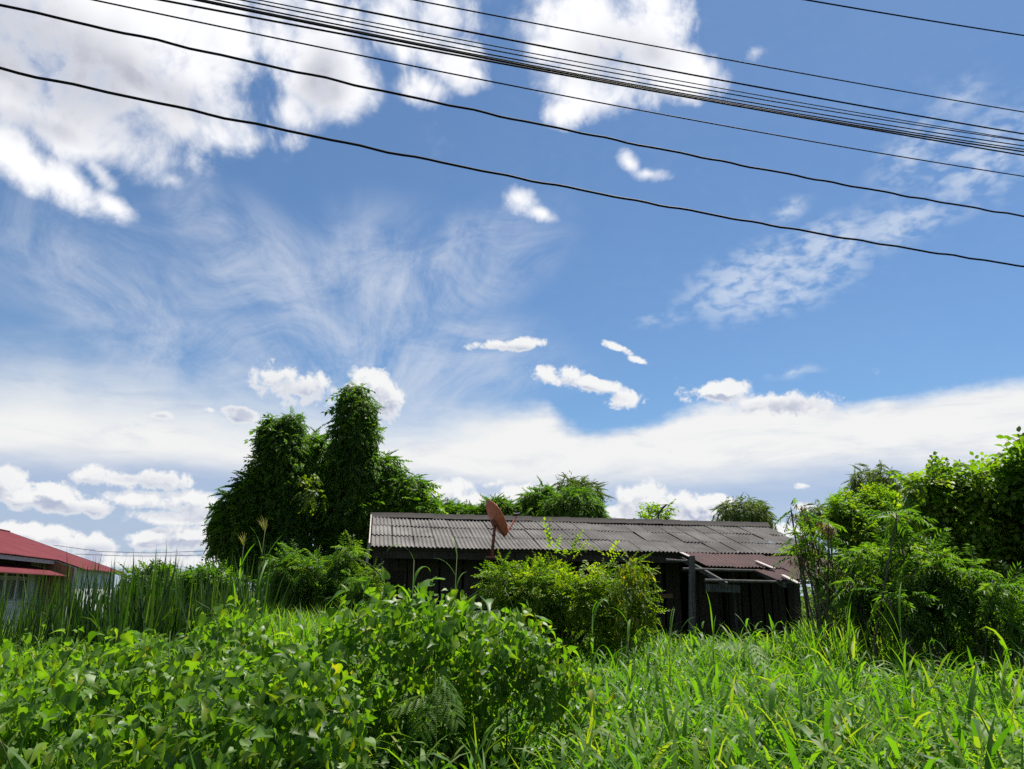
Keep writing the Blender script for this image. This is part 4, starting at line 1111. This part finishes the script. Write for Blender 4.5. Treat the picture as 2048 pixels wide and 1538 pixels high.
# ================================================================== shrub with separate drooping yellowing leaves
def loose_leaf_object(me, parent, loc, R, sc):
    o = link('leaf', me, parent)
    m = Matrix([list(R[i]) for i in range(3)]).to_4x4()
    o.matrix_local = Matrix.Translation(Vector([float(x) for x in loc])) @ m @ Matrix.Diagonal((sc, sc, sc, 1))
    return o
def yellow_shrub():
    r = np.random.default_rng(31)
    bl = px_blobs([(1262, 1135, 34, 26), (1285, 1165, 24, 30), (1262, 1185, 40, 30), (1280, 1215, 26, 26), (1255, 1235, 34, 26), (1300, 1238, 16, 14)], 14.0)
    C = np.array([b[0] for b in bl]); base = np.array([C[:, 0].mean() - .2, C[:, 1].mean(), 0])
    root = tag(empty('yellowing_shrub', base), 'shrub with drooping yellow green leaves at the right of the dense bush', 'shrub')
    for c, rd in bl:
        p = c - base; PB().tube([(0, 0, -.05), p * np.array([.2, .2, .55]), p, p + np.array([.1, 0, .1])], [.025, .018, .009, .003], 6).obj('stem', M['bark'], root, True)
    mes = []
    for k, var in enumerate((.1, .3, .5, .7, .95)):
        V, T = leaf4(.42, .10, .25); mes.append(tri_mesh('leaf', V, T, M['yellow'], np.full(len(V), var), True))
    P, D = crown_points(bl, 300, r, shell=(.3, 1.08), inner=.1)
    t = D * .5 + np.array([0, 0, -1.0]) + r.normal(size=P.shape) * .35
    nn = D + np.array([0, -.4, .3]) + r.normal(size=P.shape) * .4
    R = frames(t, nn)
    for i in range(300):
        q = int(np.clip(r.normal(1.9, 1.2), 0, 4))
        loose_leaf_object(mes[q], root, P[i] - base, R[i], float(r.uniform(.10, .19)))
    V, T, v = spray_crown(bl, 260, SP_SML, (.2, .35), .3, r, shell=(.2, 1.0), inner=0.0, var=(.6, .3))
    tag(link('foliage', tri_mesh('foliage', V - base, T, M['bush'], v), root), kind='stuff')
yellow_shrub()

# ================================================================== cattails and reeds
def cattail_variant(r, nb, h):
    base = np.stack([r.normal(0, .05, nb), r.normal(0, .05, nb), np.zeros(nb)], 1)
    L = h * r.uniform(.72, 1.05, nb)
    return blades(base, r.uniform(0, 6.28, nb), L, r.uniform(.026, .042, nb), r.uniform(.01, .2, nb), np.abs(r.normal(.2, .3, nb)) + (r.random(nb) < .16) * r.uniform(.7, 1.8, nb), np.clip(r.normal(.5, .3, nb), 0, 1), 6, r.normal(0, .8, nb), (.8, 1, .95, .85, .7, .45, .04))
def build_cattails():
    r = np.random.default_rng(33)
    vs = []
    for k in range(8):
        V, T, v = cattail_variant(r, 8, 1.0); vs.append(tri_mesh('cattail', V, T, M['cattail'], v))
    def put(px, ytip, Y, label, group, sc=1.0):
        p = at_y(px, ytip, Y); h = p.z
        o = link('cattail', vs[int(r.integers(0, 8))]); o.location = (p.x, p.y, -.02)
        o.rotation_euler = (r.normal(0, .08), r.normal(0, .08), r.uniform(0, 6.28)); s = h / .95
        o.scale = (sc * 1.0, sc * 1.0, s); tag(o, label, 'cattail', group)
    la, ga = 'dark green cattail clump in the dense stand left of the creeper trees', 'cattails of the dense stand'
    lb, gb = 'slender cattail clump standing in front of the red roofed house', 'cattails before the red roofed house'
    for i in range(95):
        px = r.uniform(235, 545); tip = np.interp(px, [235, 300, 345, 380, 430, 480, 545], [1118, 1100, 1088, 1128, 1112, 1098, 1085]) + abs(r.normal(0, 16))
        put(px, tip, r.uniform(14.5, 18.5), la, ga, 1.5)
    for i in range(72):
        px = r.uniform(-30, 250); tip = np.interp(px, [0, 60, 110, 170, 250], [1148, 1138, 1122, 1100, 1110]) + abs(r.normal(0, 22))
        put(px, tip, r.uniform(15, 20), lb, gb, 1.1)
build_cattails()
def reed(label, px, pyt, Y, h_leaf, seed, plume=True):
    r = np.random.default_rng(seed)
    top = np.array(at_y(px, pyt, Y)); base = np.array([top[0] + r.normal(0, .08), top[1], 0])
    root = tag(empty('giant_reed', base), label, 'reed')
    tp = top - base
    PB().tube([(0, 0, 0), tp * np.array([.3, .3, .4]), tp * np.array([.7, .7, .75]), tp], [.012, .011, .009, .004], 6).obj('stem', M['stem'], root, True)
    for k in range(7):
        f = .35 + .6 * k / 7; b = tp * f
        V, T, v = blades(b[None], np.array([r.uniform(0, 6.28)]), np.array([h_leaf * r.uniform(.7, 1.1)]), np.array([.034]), np.array([r.uniform(.25, .7)]), np.array([r.uniform(.3, 1.6)]), np.array([r.uniform(.4, .8)]), 7, r.normal(0, .5, 1))
        link('leaf', tri_mesh('leaf', V, T, M['grass'], v), root)
    if plume:
        m = 40
        V, T, v = blades(np.repeat(tp[None], m, 0) - np.array([0, 0, .05]), r.normal(2.6, .7, m), r.uniform(.15, .36, m), np.full(m, .009), r.uniform(.1, .5, m), r.uniform(.2, .9, m), r.uniform(.2, .9, m), 4)
        link('plume', tri_mesh('plume', V, T, M['plume'], v), root)
reed('tall reed with a pale plume in front of the creeper trees', 530, 1060, 13.5, .75, 35)
reed('shorter reed with a small plume among the cattails', 488, 1088, 14.5, .6, 36)

# ================================================================== heart-leaved vine heaps
HEARTS = []
_r = np.random.default_rng(40)
for k in range(10):
    V, T, LV = heart(_r.uniform(.1, .55), _r.uniform(.15, .7), _r.uniform(0, .035))
    HEARTS.append((V, T, float(np.clip(_r.normal(.48, .24), .02, 1))))
HEART_ME = [tri_mesh('leaf', V, T, M['vine'], np.clip(vv + LV, 0, 1), True) for V, T, vv in HEARTS]
def vine_heap(label, blobs, n, size, seed, group=None, shoots=10, face=(0, -.25, .95), bound=None):
    r = np.random.default_rng(seed)
    C = np.array([b[0] for b in blobs]); base = np.array([C[:, 0].mean(), C[:, 1].mean(), 0])
    root = tag(empty('vine_heap', base), label, 'vine', group)
    P, D = crown_points(blobs, n, r, shell=(.50, 1.08), inner=.55, rough=.40, freq=6.0)
    # hearts hang tip-down and turn their faces outwards and upwards
    nn = D * .7 + np.array(face) + r.normal(size=P.shape) * .6
    t = np.array([0, 0, -.7]) + D * np.array([.55, .55, .1]) + r.normal(size=P.shape) * .7
    R = frames(t, nn)
    sc = r.uniform(size[0], size[1], n) * r.choice([.5, .65, .8, .9, 1, 1.2], n)
    q = r.integers(0, len(HEARTS), n)
    # the ones that show largest become leaves of their own: big, near, on the outside facing the camera
    vis = sc * (D @ unit(np.array([0, -.8, .45]))).clip(.05) / np.linalg.norm(P - np.array(EYE), axis=1)
    order = np.argsort(-vis); own, rest = order[:300], order[300:]
    for i in own: loose_leaf_object(HEART_ME[q[i]], root, P[i] - base, R[i], float(sc[i]))
    parts = []
    for k, (V, T, vv) in enumerate(HEARTS):
        m = rest[q[rest] == k]
        if len(m): parts.append(place((V, T, LV), P[m] - base, R[m], sc[m], np.clip(r.normal(vv, .12, len(m)), 0, 1)))
    V, T, v = join(parts)
    tag(link('foliage', tri_mesh('foliage', V, T, M['vine'], v, True), root), kind='stuff')
    # runners and curling shoots
    for k in range(shoots):
        i = int(r.integers(0, n)); p = P[i] - base; dd = unit(D[i] * .5 + np.array([*r.normal(0, .6, 2), .35]))
        pts = [p - dd * .1]
        for s in range(6):
            dd = unit(dd + np.array([*r.normal(0, .35, 2), -.06 + r.normal(0, .22)])); pts.append(pts[-1] + dd * .07)
        PB().tube(pts, [.0045] * 6 + [.002], 5).obj('runner', M['stem'], root, True)
    return root
def wb(*lst):                                      # blobs given as (x px, y px, depth, rx, ry, rz in metres)
    return [(np.array(at_y(x, y, Y)), np.array([a, b, c])) for x, y, Y, a, b, c in lst]
vine_heap('wide heap of heart leaved vine sprawling before the cattails', wb((330, 1420, 6.4, 1.0, .8, .48), (470, 1395, 6.6, .7, .7, .46), (210, 1445, 6.2, .6, .6, .40), (400, 1345, 7.4, .8, .6, .36), (560, 1350, 7.2, .5, .5, .36), (265, 1350, 6.9, .38, .4, .34), (450, 1315, 7.0, .42, .4, .34), (355, 1400, 5.9, .35, .35, .36)), 3700, (.055, .108), 41, shoots=34)
vine_heap('low tangle of small heart leaves at the near left of the vines', wb((60, 1520, 5.3, .65, .5, .36), (230, 1560, 5.0, .6, .45, .36), (-60, 1450, 5.8, .6, .6, .34), (-300, 1480, 5.6, .7, .7, .36), (120, 1440, 5.9, .6, .6, .34), (40, 1370, 7.0, .9, .6, .34), (180, 1360, 7.4, .7, .6, .34)), 2300, (.055, .105), 42, shoots=16)
vine_heap('leafy vine heap of crowded pale hearts beside the dark hollow', wb((560, 1500, 5.2, .45, .5, .44), (640, 1450, 5.6, .32, .4, .38), (470, 1540, 4.9, .45, .4, .34), (690, 1540, 5.0, .16, .3, .30)), 2100, (.058, .105), 43, shoots=10)
vine_heap('tall rounded vine mound in front of the house with broad leaves', wb((760, 1270, 6.6, .48, .55, .30), (885, 1250, 6.8, .55, .6, .30), (1000, 1272, 7.0, .38, .5, .26), (850, 1300, 6.6, .60, .5, .26), (800, 1360, 7.7, .55, .35, .50), (960, 1360, 7.8, .5, .35, .50), (880, 1260, 7.5, .7, .5, .30), (870, 1450, 7.4, .6, .3, .4), (690, 1310, 6.4, .30, .4, .30), (660, 1360, 6.3, .28, .35, .3)), 3800, (.055, .112), 44, shoots=26)  # rear lobes added to screen the back and keep the hollow in shade
vine_heap('trailing vine spur dipping from the tall mound into the grass', wb((1062, 1305, 6.9, .22, .4, .24), (1110, 1345, 6.8, .22, .35, .26), (1150, 1390, 6.9, .22, .3, .22), (1085, 1380, 6.7, .2, .3, .28), (990, 1350, 7.0, .25, .35, .28)), 900, (.05, .09), 45, shoots=12)

# broad single leaves and fronds that stand out of the vines
def frond_plant(label, px, py, Y, n, size, seed, droop=.55, mat='leucaena'):
    r = np.random.default_rng(seed)
    p0 = np.array(at_y(px, py, Y)); base = np.array([p0[0], p0[1] + .1, 0]); root = tag(empty('mimosa_seedling', base), label, 'seedling')
    tp = p0 - base
    PB().tube([(0, 0, 0), tp * .5 + np.array([.03, .02, 0]), tp], [.009, .007, .004], 6).obj('stem', M['stem'], root, True)
    for k in range(n):
        V, T, v = bipinnate(seed * 7 + k, 5, 8)
        a = r.uniform(-.2, 3.3) + math.pi; t = np.array([math.cos(a), math.sin(a), -droop + r.normal(0, .25)])
        Vp, Tp, vp = place((V, T, v), (tp - np.array([0, 0, .05 * k]))[None], frames(t[None], np.array([[0, -.3, 1.0]])), [r.uniform(*size)], [r.uniform(.35, .75)])
        link('frond', tri_mesh('frond', Vp, Tp, M[mat], vp), root)
frond_plant('mimosa seedling with hanging fronds in the dark hollow', 870, 1340, 5.7, 4, (.22, .32), 51, mat='tree_b')
frond_plant('mimosa seedling drooping over the shaded gap of the wide heap', 415, 1350, 5.5, 6, (.18, .28), 52)
frond_plant('mimosa seedling with one flat frond on top of the vines', 340, 1262, 6.6, 4, (.2, .3), 53, .1)
frond_plant('mimosa seedling with a broad spread frond beside the small leaved bush', 1010, 1215, 7.0, 3, (.3, .4), 54, .1)
frond_plant('mimosa seedling with a broad frond at the feet of the lean-to', 1500, 1275, 11.0, 4, (.35, .5), 55, .2)

# ================================================================== grass
def in_house(x, y):
    dx, dy = x - H_O.x, y - H_O.y
    u, v = dx * HU.x + dy * HU.y, dx * HV.x + dy * HV.y
    return (u > -.1) & (u < ROOF_L + .2) & (v > -.3) & (v < 7)
HOLLOW = lambda x, y: (np.abs((x - (-.30)) / .78) < 1) & (y > 4.3) & (y < 7.2)
def heaps(x, y):
    return (((x + 2.6) / 1.5) ** 2 + ((y - 6.3) / .8) ** 2 < 1) | (((x + 3.2) / 1.0) ** 2 + ((y - 5.3) / .5) ** 2 < 1) | (((x + .75) / 1.2) ** 2 + ((y - 6.7) / .8) ** 2 < 1) | (((x + 1.5) / .9) ** 2 + ((y - 5.2) / .8) ** 2 < 1)
def scatter(n, y0, y1, r, pw=1.0):
    y = y0 + (y1 - y0) * r.random(n) ** pw
    x = r.uniform(-.92, .92, n) * (y + .8)
    return x, y
def build_grass():
    r = np.random.default_rng(60)
    x, y = scatter(18200, 3.7, 19.0, r, 1.3)
    ok = ~in_house(x, y) & ~(heaps(x, y) & (r.random(len(x)) < .8)) & ~(HOLLOW(x, y) & (r.random(len(x)) < .80))
    x, y = x[ok], y[ok]
    n = len(x)
    patch = SinNoise(r, 1.1)(np.stack([x, y, np.zeros(n)], 1))
    side = np.clip((x - .6) / 1.5, 0, 1)
    H = (.70 + .22 * side + .07 * np.clip((y - 8) / 5, 0, 1)) * (1 + .17 * patch) * r.uniform(.82, 1.15, n) * np.where((x < -1) & (y > 8), .85, 1.0)
    H = np.where(r.random(n) < .05, H * 1.25, H)
    lean_a, lean = r.uniform(0, 6.28, n), np.abs(r.normal(0, .10, n))
    parts = []
    vplant = np.clip(r.normal(.5, .2, n), 0, 1)
    for k in range(7):                            # leaves up the culm
        f = .42 + .58 * (k + .5) / 7 + r.uniform(-.04, .04, n)
        hz = H * f
        b = np.stack([x + np.cos(lean_a) * lean * hz, y + np.sin(lean_a) * lean * hz, hz], 1)
        az = r.uniform(0, 6.28, n)
        L = r.uniform(.22, .58, n) * (1.1 - .2 * k / 7)
        w = r.uniform(.015, .040, n)
        parts.append(blades(b, az, L, w, r.uniform(.2, .95, n), np.abs(r.normal(1.25, .7, n)), np.clip(vplant + r.normal(0, .18, n) + (r.random(n) < .035) * .6 + .12 * patch, 0, 1), 4, r.normal(0, .6, n)))
    b = np.stack([x, y, np.zeros(n)], 1)          # culms
    parts.append(blades(b, lean_a, H * 1.02, np.full(n, .006), lean, lean * .5, np.clip(vplant - .1, 0, 1), 2, 0.0, (1, 1, .7)))
    V, T, v = join(parts)
    tag(link('guinea_grass', tri_mesh('guinea_grass', V, T, M['grass'], v)), 'bright green waist high grass filling the field', 'grass', kind='stuff')
    # broad-leaved weeds between the grasses
    x, y = scatter(6400, 3.7, 14.0, r, 1.1)
    ok = ~in_house(x, y) & ~(HOLLOW(x, y) & (r.random(len(x)) < .7)); x, y = x[ok], y[ok]; n = len(x)
    z = r.uniform(.45, .86, n) * np.where(x > .4, 1.05, .95)
    P = np.stack([x, y, z], 1)
    R = frames(r.normal(size=(n, 3)) * np.array([1, 1, .4]) + np.array([0, 0, .45]), np.array([0, 0, 1.0]) + r.normal(size=(n, 3)) * .4)
    which = r.integers(0, 3, n); sc = r.uniform(.14, .27, n); vv = np.clip(r.normal(.5, .25, n), 0, 1)
    parts = [place(tm, P[which == k], R[which == k], sc[which == k], vv[which == k]) for k, tm in enumerate(SP_OV)]
    V, T, v = join(parts)
    tag(link('broadleaf_weeds', tri_mesh('broadleaf_weeds', V, T, M['weed'], v)), 'low broad leaved weeds growing among the grass', 'weeds', kind='stuff')
    # fine far grass left of the house up to the trees
    m = 21000
    y = r.uniform(9, 27, m); x = np.where(r.random(m) < .8, r.uniform(-.72, -.1, m), r.uniform(.45, .8, m)) * y
    ok = ~in_house(x, y); x, y = x[ok], y[ok]; m = len(x)
    patch = SinNoise(r, .9)(np.stack([x, y, np.zeros(m)], 1))
    V, T, v = blades(np.stack([x, y, r.uniform(.1, .5, m)], 1), r.uniform(0, 6.28, m), r.uniform(.45, .85, m) * (1 + .2 * patch), r.uniform(.012, .024, m), r.uniform(.05, .5, m), np.abs(r.normal(.7, .6, m)), np.clip(r.normal(.6, .25, m), 0, 1), 3)
    m = 9000
    y2 = r.uniform(11.5, 18.5, m); x2 = np.where(r.random(m) < .72, r.uniform(-.36, -.16, m), r.uniform(.36, .52, m)) * y2
    ok = ~in_house(x2, y2); x2, y2 = x2[ok], y2[ok]; m = len(x2)
    hz = r.uniform(.5, 1.25, m)
    parts = [(V, T, v), blades(np.stack([x2, y2, hz], 1), r.uniform(0, 6.28, m), r.uniform(.4, .75, m), r.uniform(.012, .026, m), r.uniform(.05, .6, m), np.abs(r.normal(.9, .6, m)), np.clip(r.normal(.65, .25, m), 0, 1), 4),
             blades(np.stack([x2, y2, np.zeros(m)], 1), r.uniform(0, 6.28, m), hz, np.full(m, .012), np.abs(r.normal(0, .08, m)), np.zeros(m), np.clip(r.normal(.35, .2, m), 0, 1), 2, 0.0, (1, 1, .8))]
    V, T, v = join(parts)
    tag(link('meadow_grass', tri_mesh('meadow_grass', V, T, M['grass'], v)), 'pale rank grass between the vines and the trees', 'grass', kind='stuff')
build_grass()
# single grasses that stand clear of the rest
def tall_grass(label, px, py, Y, seed, leaves=6, L=.5, bend=1.5, w=.022):
    r = np.random.default_rng(seed)
    top = np.array(at_y(px, py, Y)); base = np.array([top[0] + r.normal(0, .05), top[1], 0]); tp = top - base
    root = tag(empty('tall_grass_stalk', base), label, 'grass')
    PB().tube([(0, 0, 0), tp * np.array([.4, .4, .55]), tp], [.006, .0055, .003], 5).obj('stem', M['stem'], root, True)
    for k in range(leaves):
        f = .5 + .5 * (k + 1) / leaves
        V, T, v = blades((tp * f)[None], np.array([r.uniform(0, 6.28)]), np.array([L * r.uniform(.7, 1.1)]), np.array([w]), np.array([r.uniform(.05, .5)]), np.array([bend * r.uniform(.5, 1.3)]), np.array([r.uniform(.5, .85)]), 8, r.normal(0, .5, 1))
        link('leaf', tri_mesh('leaf', V, T, M['grass'], v), root)
tall_grass('kinked grass stalk rising from the tall vine mound', 828, 1120, 6.6, 71, 5, .42, 2.3, .03)
tall_grass('thin grey grass stalk in front of the house wall', 914, 1110, 7.4, 72, 6, .35, 1.6, .014)
tall_grass('grass stalk with a looped leaf before the small leaved bush', 1185, 1225, 7.6, 73, 5, .42, 2.6, .03)
tall_grass('grass stalk with an upright folded leaf before the yellowing shrub', 1255, 1245, 7.8, 74, 5, .4, 2.0, .03)
tall_grass('grass stalk with thin spreading leaves at the shelter post', 1340, 1255, 8.5, 75, 6, .4, .8, .012)
tall_grass('grass clump with yellow seed spikes under the shelter', 1425, 1245, 8.6, 76, 7, .45, .7, .012)
tall_grass('tall grass shoot at the right end of the shelter', 1690, 1215, 7.4, 77, 7, .5, .9, .02)
tall_grass('tall grass shoot in front of the shaded feathery shrub', 1800, 1250, 7.0, 78, 7, .5, .9, .02)
